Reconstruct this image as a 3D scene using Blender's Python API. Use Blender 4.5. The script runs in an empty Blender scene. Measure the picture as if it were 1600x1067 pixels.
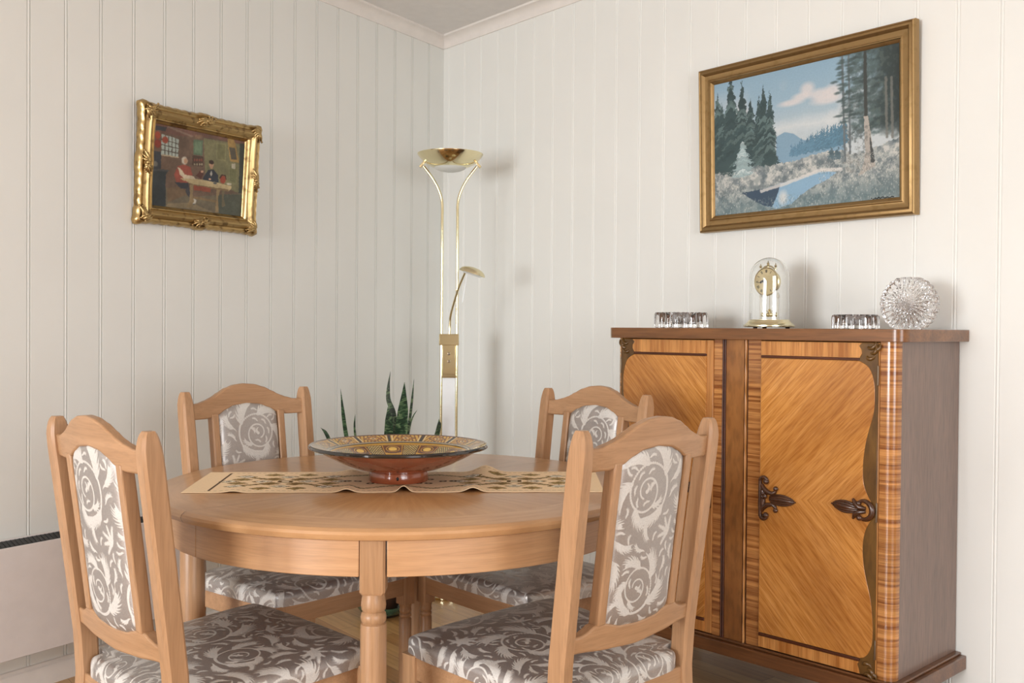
import bpy, bmesh, math, random
import numpy as np
from mathutils import Vector, Matrix
PI = math.pi
random.seed(7)
SC = bpy.context.scene
COL = SC.collection

# ------------------------------------------------------------------ camera
CAM = (3.81081, -2.73831, 1.09092)
YAW, PITCH, ROLL, FPX = 0.87764, -0.01327, 0.00719, 1556.08
def cam_axes():
    f = Vector((-math.sin(YAW)*math.cos(PITCH), math.cos(YAW)*math.cos(PITCH), math.sin(PITCH)))
    r = Vector((math.cos(YAW), math.sin(YAW), 0)); u = r.cross(f)
    return (math.cos(ROLL)*r+math.sin(ROLL)*u, -math.sin(ROLL)*r+math.cos(ROLL)*u, f)
cr, cu, cf = cam_axes()
cd = bpy.data.cameras.new('camera'); cam = bpy.data.objects.new('camera', cd); COL.objects.link(cam)
cam.matrix_world = Matrix(((cr.x, cu.x, -cf.x, CAM[0]), (cr.y, cu.y, -cf.y, CAM[1]), (cr.z, cu.z, -cf.z, CAM[2]), (0, 0, 0, 1)))
cd.sensor_width = 36; cd.lens = FPX/1600*36; cd.clip_start = .05
SC.camera = cam

# ------------------------------------------------------------------ view, world, window light
SC.view_settings.view_transform = 'Standard'; SC.view_settings.look = 'None'
SC.view_settings.gamma = 1; SC.view_settings.use_curve_mapping = False
SC.view_settings.exposure = 0.0
W = bpy.data.worlds.new('daylight'); SC.world = W; W.use_nodes = True
W.node_tree.nodes['Background'].inputs[0].default_value = (.80, .88, 1, 1)
W.node_tree.nodes['Background'].inputs[1].default_value = 1.0
def window_light(name, loc, target_dir, sx, sy, power, col=(1, .98, .95)):
    l = bpy.data.lights.new(name, 'AREA'); l.shape = 'RECTANGLE'; l.size = sx; l.size_y = sy
    l.energy = power; l.color = col
    o = bpy.data.objects.new(name, l); COL.objects.link(o); o.location = loc
    o.rotation_euler = Vector(target_dir).to_track_quat('-Z', 'Y').to_euler()
    return o
ROOM_X, ROOM_Y, CEIL = 6.6, -7.0, 2.441
DL = (0.29667, -0.95498)                     # direction of the left wall, seen from the corner
window_light('window_daylight_back', (3.2, ROOM_Y-.06, 1.15), (0, 1, -.6), 1.9, 1.75, 312, (.94, .97, 1))
window_light('window_daylight_side', (ROOM_X+.06, -2.5, 1.2), (-1, 0, -.6), 1.9, 1.7, 114, (.94, .97, 1))

# ------------------------------------------------------------------ helpers
def srgb(r, g, b, a=1):
    f = lambda c: (c/255/12.92) if c/255 <= .04045 else ((c/255+.055)/1.055)**2.4
    return (f(r), f(g), f(b), a)
class MB:
    """collects geometry for ONE mesh"""
    def __init__(s): s.v = []; s.f = []
    def add(s, vs, fs):
        n = len(s.v); s.v += [tuple(v) for v in vs]; s.f += [tuple(i+n for i in f) for f in fs]; return s
    def box(s, a, b):
        x0, y0, z0 = a; x1, y1, z1 = b
        return s.add([(x0,y0,z0),(x1,y0,z0),(x1,y1,z0),(x0,y1,z0),(x0,y0,z1),(x1,y0,z1),(x1,y1,z1),(x0,y1,z1)],
              [(0,3,2,1),(4,5,6,7),(0,1,5,4),(1,2,6,5),(2,3,7,6),(3,0,4,7)])
    def lathe(s, prof, c=(0, 0, 0), n=48, axis=None, close=True):
        M = Matrix.Identity(3)
        if axis is not None: M = Vector((0,0,1)).rotation_difference(Vector(axis)).to_matrix()
        vs = []; fs = []
        for r, z in prof:
            for i in range(n):
                a = 2*PI*i/n; p = M @ Vector((r*math.cos(a), r*math.sin(a), z)); vs.append((p.x+c[0], p.y+c[1], p.z+c[2]))
        m = len(prof)
        for j in range(m-1):
            for i in range(n):
                k = (i+1) % n; fs.append((j*n+i, j*n+k, (j+1)*n+k, (j+1)*n+i))
        if close:
            if prof[0][0] > 1e-6: fs.append(tuple(range(n-1, -1, -1)))
            if prof[-1][0] > 1e-6: fs.append(tuple((m-1)*n+i for i in range(n)))
        return s.add(vs, fs)
    def tube(s, pts, rad, n=12, cap=True, flat=1.0):
        pts = [Vector(p) for p in pts]; m = len(pts)
        if not hasattr(rad, '__len__'): rad = [rad]*m
        T = [(pts[min(i+1, m-1)]-pts[max(i-1, 0)]).normalized() for i in range(m)]
        up = Vector((0,0,1)) if abs(T[0].z) < .9 else Vector((1,0,0))
        N = (up-T[0]*up.dot(T[0])).normalized(); vs = []; fs = []
        for i in range(m):
            if i: N = (N-T[i]*N.dot(T[i])).normalized()
            B = T[i].cross(N)
            for k in range(n):
                a = 2*PI*k/n; vs.append(pts[i]+(N*math.cos(a)+B*math.sin(a)*flat)*rad[i])
        for i in range(m-1):
            for k in range(n):
                k2 = (k+1) % n; fs.append((i*n+k, i*n+k2, (i+1)*n+k2, (i+1)*n+k))
        if cap: fs += [tuple(range(n-1, -1, -1)), tuple((m-1)*n+k for k in range(n))]
        return s.add(vs, fs)
    def ball(s, c, r, n=16, sc=(1, 1, 1), rot=None):
        h = n//2; vs = []; fs = []
        for j in range(h+1):
            t = PI*j/h
            for i in range(n):
                a = 2*PI*i/n; p = Vector((math.sin(t)*math.cos(a)*sc[0]*r, math.sin(t)*math.sin(a)*sc[1]*r, math.cos(t)*sc[2]*r))
                if rot: p = rot @ p
                vs.append((c[0]+p.x, c[1]+p.y, c[2]+p.z))
        for j in range(h):
            for i in range(n):
                k = (i+1) % n; fs.append((j*n+i, (j+1)*n+i, (j+1)*n+k, j*n+k))
        return s.add(vs, fs)
    def prism(s, poly, t0, t1, plane='xz'):
        """poly = closed 2-D outline, extruded between t0 and t1 along the third axis"""
        n = len(poly)
        if plane == 'xz': P = lambda p, t: (p[0], t, p[1])
        elif plane == 'xy': P = lambda p, t: (p[0], p[1], t)
        else: P = lambda p, t: (t, p[0], p[1])
        vs = [P(p, t0) for p in poly]+[P(p, t1) for p in poly]
        fs = [tuple(range(n)), tuple(range(2*n-1, n-1, -1))]
        fs += [(i, i+n, (i+1) % n+n, (i+1) % n) for i in range(n)]
        return s.add(vs, fs)
    def loft(s, secs, cap=True, closed=True):
        n = len(secs[0]); vs = [v for q in secs for v in q]; fs = []
        for j in range(len(secs)-1):
            for i in range(n if closed else n-1):
                k = (i+1) % n; fs.append((j*n+i, j*n+k, (j+1)*n+k, (j+1)*n+i))
        if cap: fs += [tuple(range(n-1, -1, -1)), tuple((len(secs)-1)*n+i for i in range(n))]
        return s.add(vs, fs)
    def build(s, name, mat, parent=None, bevel=0, seg=2, angle=35, smooth=True, **props):
        me = bpy.data.meshes.new(name); me.from_pydata(s.v, [], s.f); me.validate()
        bm = bmesh.new(); bm.from_mesh(me); bmesh.ops.remove_doubles(bm, verts=bm.verts, dist=1e-6)
        bmesh.ops.recalc_face_normals(bm, faces=bm.faces); bm.to_mesh(me); bm.free()
        return link(name, me, mat, parent, bevel, seg, angle, smooth, **props)
def link(name, me, mat, parent=None, bevel=0, seg=2, angle=35, smooth=True, **props):
    for m in (mat if isinstance(mat, (list, tuple)) else [mat]): me.materials.append(m)
    if smooth:
        me.polygons.foreach_set('use_smooth', [True]*len(me.polygons)); me.set_sharp_from_angle(angle=math.radians(angle))
    o = bpy.data.objects.new(name, me); COL.objects.link(o)
    if parent: o.parent = parent
    if bevel:
        b = o.modifiers.new('bevel', 'BEVEL'); b.width = bevel; b.segments = seg; b.limit_method = 'ANGLE'; b.angle_limit = math.radians(40)
    for k, v in props.items(): o[k] = v
    return o
def thing(name, label, cat, loc=(0, 0, 0), rz=0, group=None):
    o = bpy.data.objects.new(name, None); COL.objects.link(o); o.location = loc; o.rotation_euler = (0, 0, rz)
    o.empty_display_size = .05; o['label'] = label; o['category'] = cat
    if group: o['group'] = group
    return o
def tag(o, label, cat, group=None):
    o['label'] = label; o['category'] = cat
    if group: o['group'] = group
    return o
def struct(o): o['kind'] = 'structure'; return o
def dup(root, loc, rz, label, name=None):
    r = root.copy(); COL.objects.link(r); r.location = loc; r.rotation_euler = (0, 0, rz); r['label'] = label
    for ch in list(root.children):
        c = ch.copy(); COL.objects.link(c); c.parent = r
        for g in list(ch.children):
            d = g.copy(); COL.objects.link(d); d.parent = c
    return r
def grid_mesh(name, X, Y, Z, attrs=None, back=None):
    """height-field style grid; X,Y,Z are (n,m) arrays; attrs = {name: (n,m) or (n,m,3)}; back = (X,Y,Z) closes the solid behind it"""
    n, m = X.shape
    co = np.stack([X, Y, Z], -1).reshape(-1, 3)
    idx = np.arange(n*m).reshape(n, m)
    q = np.stack([idx[:-1, :-1], idx[:-1, 1:], idx[1:, 1:], idx[1:, :-1]], -1).reshape(-1, 4)
    faces = q.tolist()
    if back is not None:
        co2 = np.stack(back, -1).reshape(-1, 3); N = n*m; co = np.concatenate([co, co2])
        faces += (q[:, ::-1]+N).tolist()
        ring = list(idx[0, :])+list(idx[1:, -1])+list(idx[-1, -2::-1])+list(idx[-2:0:-1, 0])
        for i in range(len(ring)):
            a, b = int(ring[i]), int(ring[(i+1) % len(ring)]); faces.append((b, a, a+N, b+N))
    me = bpy.data.meshes.new(name); me.from_pydata(co.tolist(), [], faces)
    for k, A in (attrs or {}).items():
        A = np.asarray(A, dtype=np.float32)
        if A.ndim == 2:
            at = me.attributes.new(k, 'FLOAT', 'POINT'); d = A.reshape(-1)
            if back is not None: d = np.concatenate([d, d])
            at.data.foreach_set('value', d)
        else:
            at = me.color_attributes.new(k, 'FLOAT_COLOR', 'POINT'); d = np.concatenate([A.reshape(-1, 3), np.ones((n*m, 1), np.float32)], 1)
            if back is not None: d = np.concatenate([d, d])
            at.data.foreach_set('color', d.reshape(-1))
    return me

# ------------------------------------------------------------------ materials
class NT:
    def __init__(s, name):
        s.m = bpy.data.materials.new(name); s.m.use_nodes = True; s.t = s.m.node_tree; s.b = s.t.nodes['Principled BSDF']
    def n(s, typ, **kw):
        o = s.t.nodes.new(typ)
        for k, v in kw.items():
            if k.startswith('i_'): o.inputs[k[2:].replace('_', ' ')].default_value = v
            else: setattr(o, k, v)
        return o
    def l(s, a, b): s.t.links.new(a, b)
    def set(s, **kw):
        for k, v in kw.items(): s.b.inputs[k.replace('_', ' ')].default_value = v
        return s
    def math(s, op, a, b=None, c=None):
        o = s.n('ShaderNodeMath', operation=op)
        for i, v in enumerate((a, b, c)):
            if v is None: continue
            if isinstance(v, (int, float)): o.inputs[i].default_value = v
            else: s.l(v, o.inputs[i])
        return o.outputs[0]
    def ramp(s, fac, stops):
        r = s.n('ShaderNodeValToRGB'); e = r.color_ramp.elements
        while len(e) < len(stops): e.new(.5)
        for q, (p, c) in zip(e, stops): q.position = p; q.color = c
        s.l(fac, r.inputs[0]); return r.outputs[0]
    def mix(s, fac, a, b, typ='MIX'):
        o = s.n('ShaderNodeMix', data_type='RGBA', blend_type=typ)
        for i, v in ((0, fac), (6, a), (7, b)):
            if isinstance(v, (int, float)): o.inputs[i].default_value = v
            elif isinstance(v, tuple): o.inputs[i].default_value = v
            else: s.l(v, o.inputs[i])
        return o.outputs[2]
    def bump(s, h, strength=.2, dist=.001):
        b = s.n('ShaderNodeBump'); b.inputs['Strength'].default_value = strength; b.inputs['Distance'].default_value = dist
        s.l(h, b.inputs['Height']); s.l(b.outputs[0], s.b.inputs['Normal'])
def plain(name, col, rough=.5, metal=0, noise=0, nscale=20, **kw):
    t = NT(name).set(Roughness=rough, Metallic=metal)
    t.b.inputs['Base Color'].default_value = col
    tc = t.n('ShaderNodeTexCoord'); nz = t.n('ShaderNodeTexNoise', i_Scale=nscale, i_Detail=4.0); t.l(tc.outputs['Object'], nz.inputs['Vector'])
    d = noise or .03
    lo = tuple(c*(1-d) for c in col[:3])+(1,); hi = tuple(min(1, c*(1+d)) for c in col[:3])+(1,)
    t.l(t.ramp(nz.outputs[0], [(.3, lo), (.7, hi)]), t.b.inputs['Base Color'])
    for k, v in kw.items(): t.b.inputs[k.replace('_', ' ')].default_value = v
    return t.m
def wood(name, dark, light, axis='z', scale=30, rough=.4, stretch=14, pores=.25, spec=.4, blotch=.15, coat=0, rot=0, hard=(.3, .7)):
    t = NT(name).set(Roughness=rough); t.b.inputs['Specular IOR Level'].default_value = spec; t.b.inputs['Coat Weight'].default_value = coat; t.b.inputs['Coat Roughness'].default_value = .15
    tc = t.n('ShaderNodeTexCoord'); mp = t.n('ShaderNodeMapping'); s = [1, 1, 1]
    for q in axis: s['xyz'.index(q)] = 1/stretch
    mp.inputs['Scale'].default_value = s; mp.inputs['Rotation'].default_value = (0, rot, 0)
    t.l(tc.outputs['Object'], mp.inputs['Vector'])
    # a rotation must come before the stretch
    if rot:
        mp.inputs['Scale'].default_value = (1, 1, 1); m2 = t.n('ShaderNodeMapping'); m2.inputs['Scale'].default_value = s
        t.l(mp.outputs[0], m2.inputs['Vector']); mp = m2
    a = t.n('ShaderNodeTexNoise', i_Scale=float(scale), i_Detail=5.0, i_Roughness=.6, i_Distortion=.4); t.l(mp.outputs[0], a.inputs['Vector'])
    b = t.n('ShaderNodeTexNoise', i_Scale=float(scale*7), i_Detail=2.0); t.l(mp.outputs[0], b.inputs['Vector'])
    c = t.n('ShaderNodeTexNoise', i_Scale=3.0, i_Detail=2.0); t.l(tc.outputs['Object'], c.inputs['Vector'])
    col = t.ramp(a.outputs[0], [(hard[0], dark), (hard[1], light)])
    pr = t.ramp(b.outputs[0], [(.35, (1-pores,)*3+(1,)), (.55, (1, 1, 1, 1))])
    col = t.mix(1.0, col, pr, 'MULTIPLY')
    bl = t.ramp(c.outputs[0], [(.3, (1-blotch,)*3+(1,)), (.7, (1, 1, 1, 1))])
    col = t.mix(1.0, col, bl, 'MULTIPLY')
    t.l(col, t.b.inputs['Base Color']); t.bump(b.outputs[0], .08, .0005)
    return t.m
BEECH_D, BEECH_L = srgb(162, 123, 88), srgb(180, 140, 104)
M = {}
M['wall'] = plain('painted_panelling', srgb(228, 228, 223), .45, noise=.015, nscale=3)
M['wall_far'] = plain('unseen_wall_low_fill', srgb(168, 160, 150), .6)  # unseen walls behind the camera, colour darkened to cut bounce fill
M['ceiling'] = plain('ceiling_paint', srgb(222, 219, 216), .7)
M['trim'] = plain('trim_paint', srgb(228, 222, 216), .35)
M['heater'] = plain('heater_enamel', srgb(224, 217, 214), .35)
M['black'] = plain('black_enamel', srgb(20, 20, 22), .4)
M['beech_z'] = wood('beech_upright', BEECH_D, BEECH_L, 'z', 44, .36, stretch=22, pores=.12, blotch=.06)
M['beech_x'] = wood('beech_lengthwise', BEECH_D, BEECH_L, 'x', 44, .36, stretch=22, pores=.12, blotch=.06)
M['beech_y'] = wood('beech_crosswise', BEECH_D, BEECH_L, 'y', 44, .36, stretch=22, pores=.12, blotch=.06)
M['brass'] = plain('polished_brass', (.80, .72, .47, 1), .12, 1.0)
M['brass_soft'] = plain('satin_brass', (.76, .69, .47, 1), .26, 1.0)
M['frost'] = plain('frosted_glass', srgb(215, 218, 215), .4)
M['white_panel'] = plain('white_lacquer_panel', srgb(240, 243, 244), .3)
M['topwood'] = wood('mahogany_edge', srgb(104, 66, 34), srgb(142, 94, 54), 'x', 22, .3, coat=.3)
M['sidewood'] = wood('brown_lacquered_side', srgb(114, 90, 78), srgb(128, 102, 88), 'z', 30, .38, blotch=.1, coat=.4)
M['plinth'] = wood('plinth_wood', srgb(86, 52, 28), srgb(120, 76, 42), 'x', 24, .32, coat=.3)
M['burl'] = wood('brown_centre_veneer', srgb(138, 86, 42), srgb(180, 122, 66), 'z', 9, .3, stretch=3, blotch=.35, coat=.3)
M['carved'] = wood('carved_walnut', srgb(84, 54, 18), srgb(124, 88, 38), 'z', 12, .32, stretch=3, blotch=.3, coat=.3)
M['zebrano'] = wood('zebrano_crossband', srgb(140, 80, 36), srgb(214, 150, 86), 'xy', 85, .22, stretch=40, blotch=.35, coat=.6, hard=(.38, .6))
M['rail'] = wood('zebrano_rail', srgb(168, 104, 46), srgb(216, 152, 84), 'z', 50, .26, stretch=30, coat=.4, hard=(.36, .64))
M['stile'] = wood('pale_stile', srgb(178, 118, 62), srgb(204, 144, 84), 'z', 26, .3, coat=.3)
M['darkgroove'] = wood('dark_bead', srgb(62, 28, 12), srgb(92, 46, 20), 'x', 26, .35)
M['plate'] = plain('carved_plate_wood', srgb(70, 40, 22), .25, noise=.3, nscale=60, Coat_Weight=.4)
M['steel'] = plain('hinge_steel', (.22, .17, .12, 1), .4, 1.0)
M['gold'] = None
def chevron():
    t = NT('bookmatched_door_veneer').set(Roughness=.26); t.b.inputs['Coat Weight'].default_value = .35; t.b.inputs['Coat Roughness'].default_value = .2
    tc = t.n('ShaderNodeTexCoord'); sp = t.n('ShaderNodeSeparateXYZ'); t.l(tc.outputs['Object'], sp.inputs[0])
    m = t.math('ABSOLUTE', t.math('SUBTRACT', sp.outputs[2], .632))
    u = t.math('ABSOLUTE', t.math('ADD', sp.outputs[0], .4816)) # mirrored about the centre of the cabinet
    c = t.math('SUBTRACT', t.math('MULTIPLY', u, .72), t.math('MULTIPLY', m, .70)); a = t.math('ADD', u, m)
    cb = t.n('ShaderNodeCombineXYZ'); t.l(c, cb.inputs[0]); t.l(t.math('MULTIPLY', a, .045), cb.inputs[1])
    n1 = t.n('ShaderNodeTexNoise', i_Scale=85.0, i_Detail=5.0, i_Roughness=.6); t.l(cb.outputs[0], n1.inputs['Vector'])
    n2 = t.n('ShaderNodeTexNoise', i_Scale=9.0, i_Detail=2.0); t.l(cb.outputs[0], n2.inputs['Vector'])
    n3 = t.n('ShaderNodeTexNoise', i_Scale=260.0, i_Detail=2.0); t.l(cb.outputs[0], n3.inputs['Vector'])
    col = t.ramp(n1.outputs[0], [(.3, srgb(176, 114, 48)), (.5, srgb(196, 134, 64)), (.72, srgb(214, 154, 86))])
    col = t.mix(1.0, col, t.ramp(n2.outputs[0], [(.36, (.78, .72, .66, 1)), (.6, (1, 1, 1, 1))]), 'MULTIPLY')
    col = t.mix(1.0, col, t.ramp(n3.outputs[0], [(.38, (.80, .74, .66, 1)), (.52, (1, 1, 1, 1))]), 'MULTIPLY')
    t.l(col, t.b.inputs['Base Color']); return t.m
M['chevron'] = chevron()
def vcol(name, rough=.5, spec=.5, coat=0, bumpn=0):
    t = NT(name).set(Roughness=rough); t.b.inputs['Specular IOR Level'].default_value = spec; t.b.inputs['Coat Weight'].default_value = coat; t.b.inputs['Coat Roughness'].default_value = .06
    at = t.n('ShaderNodeVertexColor', layer_name='Col'); 
    tc = t.n('ShaderNodeTexCoord'); nz = t.n('ShaderNodeTexNoise', i_Scale=160.0, i_Detail=3.0); t.l(tc.outputs['Object'], nz.inputs['Vector'])
    t.l(t.mix(1.0, at.outputs[0], t.ramp(nz.outputs[0], [(.3, (.93,)*3+(1,)), (.7, (1, 1, 1, 1))]), 'MULTIPLY'), t.b.inputs['Base Color'])
    if bumpn: t.bump(nz.outputs[0], bumpn, .001)
    return t.m
def damask():
    t = NT('damask_upholstery'); at = t.n('ShaderNodeAttribute', attribute_name='pat')
    mr = t.n('ShaderNodeMapRange'); t.l(at.outputs['Fac'], mr.inputs[0]); mr.inputs[1].default_value = -.0004; mr.inputs[2].default_value = .0004; mr.inputs[3].default_value = 1; mr.inputs[4].default_value = 0
    tc = t.n('ShaderNodeTexCoord'); nz = t.n('ShaderNodeTexNoise', i_Scale=420.0, i_Detail=1.0); t.l(tc.outputs['Object'], nz.inputs['Vector'])
    col = t.mix(mr.outputs[0], srgb(174, 168, 164), srgb(206, 202, 196))
    t.l(t.mix(1.0, col, t.ramp(nz.outputs[0], [(.35, (.9,)*3+(1,)), (.65, (1, 1, 1, 1))]), 'MULTIPLY'), t.b.inputs['Base Color'])
    r = t.n('ShaderNodeMapRange'); t.l(mr.outputs[0], r.inputs[0]); r.inputs[3].default_value = .42; r.inputs[4].default_value = .50; t.l(r.outputs[0], t.b.inputs['Roughness'])
    t.b.inputs['Specular IOR Level'].default_value = .4; mm = t.n('ShaderNodeMapRange'); t.l(mr.outputs[0], mm.inputs[0]); mm.inputs[3].default_value = .68; mm.inputs[4].default_value = .1; t.l(mm.outputs[0], t.b.inputs['Metallic'])
    hh = t.math('ADD', t.math('MULTIPLY', mr.outputs[0], 1.0), t.math('MULTIPLY', nz.outputs[0], .3)); t.bump(hh, .25, .0006)
    return t.m
M['damask'] = damask()
def parquet():
    t = NT('oak_parquet').set(Roughness=.3); tc = t.n('ShaderNodeTexCoord'); mp = t.n('ShaderNodeMapping'); mp.inputs['Rotation'].default_value = (0, 0, .02)
    t.l(tc.outputs['Object'], mp.inputs['Vector'])
    br = t.n('ShaderNodeTexBrick', i_Scale=1.0, i_Mortar_Size=.0008, i_Brick_Width=.42, i_Row_Height=.065, i_Bias=0.0); br.offset = .37
    br.inputs['Color1'].default_value = srgb(196, 154, 100); br.inputs['Color2'].default_value = srgb(166, 120, 70); br.inputs['Mortar'].default_value = srgb(96, 62, 34)
    t.l(mp.outputs[0], br.inputs['Vector'])
    m2 = t.n('ShaderNodeMapping'); m2.inputs['Scale'].default_value = (.08, 1, 1); t.l(mp.outputs[0], m2.inputs['Vector'])
    nz = t.n('ShaderNodeTexNoise', i_Scale=60.0, i_Detail=5.0); t.l(m2.outputs[0], nz.inputs['Vector'])
    t.l(t.mix(1.0, br.outputs[0], t.ramp(nz.outputs[0], [(.3, (.76, .72, .68, 1)), (.65, (1, 1, 1, 1))]), 'MULTIPLY'), t.b.inputs['Base Color'])
    return t.m
M['floor'] = parquet()
def tabletop():
    t = NT('quartered_table_veneer').set(Roughness=.3); t.b.inputs['Coat Weight'].default_value = .15
    tc = t.n('ShaderNodeTexCoord'); mp = t.n('ShaderNodeMapping'); mp.inputs['Rotation'].default_value = (0, 0, math.radians(-6.7)); t.l(tc.outputs['Object'], mp.inputs['Vector'])
    sp = t.n('ShaderNodeSeparateXYZ'); t.l(mp.outputs[0], sp.inputs[0])
    ax, ay = t.math('ABSOLUTE', sp.outputs[0]), t.math('ABSOLUTE', sp.outputs[1])
    th = t.math('ARCTAN2', ay, ax); r = t.math('SQRT', t.math('ADD', t.math('MULTIPLY', ax, ax), t.math('MULTIPLY', ay, ay)))
    sg = t.math('ADD', t.math('SIGN', sp.outputs[0]), t.math('MULTIPLY', t.math('SIGN', sp.outputs[1]), 2.3))
    # wedges with the grain running outwards; the outer band is cross-banded
    c1 = t.n('ShaderNodeCombineXYZ'); t.l(t.math('MULTIPLY', th, 1.6), c1.inputs[0]); t.l(t.math('MULTIPLY', r, .35), c1.inputs[1]); t.l(sg, c1.inputs[2])
    c2 = t.n('ShaderNodeCombineXYZ'); t.l(t.math('MULTIPLY', th, .25), c2.inputs[0]); t.l(t.math('MULTIPLY', r, 3.0), c2.inputs[1]); t.l(sg, c2.inputs[2])
    n1 = t.n('ShaderNodeTexNoise', i_Scale=16.0, i_Detail=6.0, i_Roughness=.65); t.l(c1.outputs[0], n1.inputs['Vector'])
    n2 = t.n('ShaderNodeTexNoise', i_Scale=16.0, i_Detail=6.0, i_Roughness=.65); t.l(c2.outputs[0], n2.inputs['Vector'])
    stops = [(.3, srgb(170, 125, 81)), (.7, srgb(192, 147, 101))]
    inner = t.mix(1.0, t.ramp(n1.outputs[0], stops), t.ramp(t.math('DIVIDE', th, 1.5708), [(0, (.9, .86, .8, 1)), (.5, (1, 1, 1, 1)), (1, (.92, .9, .86, 1))]), 'MULTIPLY')
    col = t.mix(t.math('GREATER_THAN', r, .455), inner, t.ramp(n2.outputs[0], [(.3, srgb(172, 127, 85)), (.7, srgb(194, 150, 106))]))
    line = t.math('LESS_THAN', ax, .0009); col = t.mix(line, col, srgb(104, 68, 38))
    t.l(col, t.b.inputs['Base Color']); return t.m
M['tabletop'] = tabletop()
def ring_wood():
    t = NT('beech_bent_rail').set(Roughness=.36); tc = t.n('ShaderNodeTexCoord'); sp = t.n('ShaderNodeSeparateXYZ'); t.l(tc.outputs['Object'], sp.inputs[0])
    th = t.math('ARCTAN2', sp.outputs[1], t.math('MULTIPLY', sp.outputs[0], 1.0)); cb = t.n('ShaderNodeCombineXYZ'); t.l(t.math('MULTIPLY', th, .026), cb.inputs[0]); t.l(sp.outputs[2], cb.inputs[1])
    a = t.n('ShaderNodeTexNoise', i_Scale=50.0, i_Detail=5.0); t.l(cb.outputs[0], a.inputs['Vector']); b = t.n('ShaderNodeTexNoise', i_Scale=330.0, i_Detail=2.0); t.l(cb.outputs[0], b.inputs['Vector'])
    col = t.ramp(a.outputs[0], [(.3, srgb(178, 133, 93)), (.7, srgb(196, 151, 109))]); t.l(t.mix(1.0, col, t.ramp(b.outputs[0], [(.35, (.88,)*3+(1,)), (.55, (1, 1, 1, 1))]), 'MULTIPLY'), t.b.inputs['Base Color']); return t.m
M['beech_ring'] = ring_wood()
def gold_frame(name, base, dark, rough):
    t = NT(name).set(Roughness=rough, Metallic=.9); tc = t.n('ShaderNodeTexCoord')
    nz = t.n('ShaderNodeTexNoise', i_Scale=38.0, i_Detail=4.0); t.l(tc.outputs['Object'], nz.inputs['Vector'])
    t.l(t.ramp(nz.outputs[0], [(.34, dark), (.46, base)]), t.b.inputs['Base Color']); t.bump(nz.outputs[0], .12, .001); return t.m
M['antique_gold'] = gold_frame('antique_gilding', (.46, .32, .14, 1), (.24, .155, .065, 1), .30)
M['bronze_frame'] = gold_frame('bronze_gilding', (.36, .235, .105, 1), (.31, .20, .085, 1), .38)
def glass(name, rough=0.0, col=(1, 1, 1, 1), ior=1.5):
    t = NT(name).set(Roughness=rough, IOR=ior); t.b.inputs['Transmission Weight'].default_value = 1; t.b.inputs['Base Color'].default_value = col
    tc = t.n('ShaderNodeTexCoord'); nz = t.n('ShaderNodeTexNoise', i_Scale=60.0); t.l(tc.outputs['Object'], nz.inputs['Vector']); t.bump(nz.outputs[0], .02, .0005); return t.m
M['crystal'] = glass('cut_crystal', .02, (.97, .96, .97, 1), 1.52)
M['dome'] = glass('thin_dome_glass', 0, (.985, .99, .985, 1), 1.45)
M['terracotta'] = plain('glazed_terracotta', srgb(150, 78, 48), .22, noise=.14, nscale=14, Coat_Weight=.6)
M['glazed_pattern'] = vcol('glazed_painted_bowl', .2, .5, .8)
M['cloth'] = vcol('embroidered_linen', .85, .2, 0, .3)
M['canvas'] = vcol('painted_canvas', .42, .4, .1, .12)
M['green_glaze'] = plain('green_glaze', srgb(52, 84, 66), .2, noise=.2, nscale=50, Coat_Weight=.5)
M['pot'] = plain('dark_brown_pot', srgb(58, 36, 24), .4)
M['soil'] = plain('potting_soil', srgb(50, 36, 26), .9, noise=.3, nscale=120)
def snake_leaf():
    t = NT('banded_leaf').set(Roughness=.4); tc = t.n('ShaderNodeTexCoord'); mp = t.n('ShaderNodeMapping'); mp.inputs['Scale'].default_value = (.35, .35, 1); t.l(tc.outputs['Object'], mp.inputs['Vector'])
    nz = t.n('ShaderNodeTexNoise', i_Scale=70.0, i_Detail=4.0, i_Distortion=1.2); t.l(mp.outputs[0], nz.inputs['Vector'])
    t.l(t.ramp(nz.outputs[0], [(.40, srgb(24, 46, 30)), (.5, srgb(44, 76, 48)), (.62, srgb(112, 136, 96))]), t.b.inputs['Base Color']); return t.m
M['leaf'] = snake_leaf()
M['ivory'] = plain('clock_dial_face', srgb(214, 196, 150), .35)
M['ink'] = plain('black_ink', srgb(30, 24, 20), .5)
M['column_glass'] = plain('white_column', srgb(232, 228, 216), .15)

# ------------------------------------------------------------------ the room
def wall_profile(length, offset, DG, pitch=.12056):
    """(s, depth) points of tongue-and-groove boards with a beaded joint"""
    pts = [(0, 0)]; s = offset
    while s < 0: s += pitch
    while s < length-.01:
        if s > .008: pts += [(s-.0072, 0), (s-.0056, -DG), (s-.0040, -DG), (s-.0026, -.0006), (s-.0010, .0002), (s+.0010, .0002), (s+.0026, -.0006), (s+.0040, -DG), (s+.0056, -DG), (s+.0072, 0)]
        s += pitch
    pts.append((length, 0)); return pts
def panel_wall(name, origin, d, nrm, length, offset, DG, z0=0, z1=CEIL, thick=.12):
    pts = wall_profile(length, offset, DG); m = MB()
    fr = [(origin[0]+d[0]*s+nrm[0]*e, origin[1]+d[1]*s+nrm[1]*e) for s, e in pts]
    bk = [(origin[0]+d[0]*s-nrm[0]*thick, origin[1]+d[1]*s-nrm[1]*thick) for s in (length, 0)]
    m.prism(fr+bk, z0, z1, 'xy'); return struct(m.build(name, M['wall'], angle=20))
NL = (0.95498, 0.29667)
LLEN = -ROOM_Y/0.95498
panel_wall('wall_left', (0, 0), DL, NL, LLEN, .11296, .0042)
panel_wall('wall_right', (0, 0), (1, 0), (0, -1), ROOM_X, .52513-.12056*4, .0022)
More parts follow.
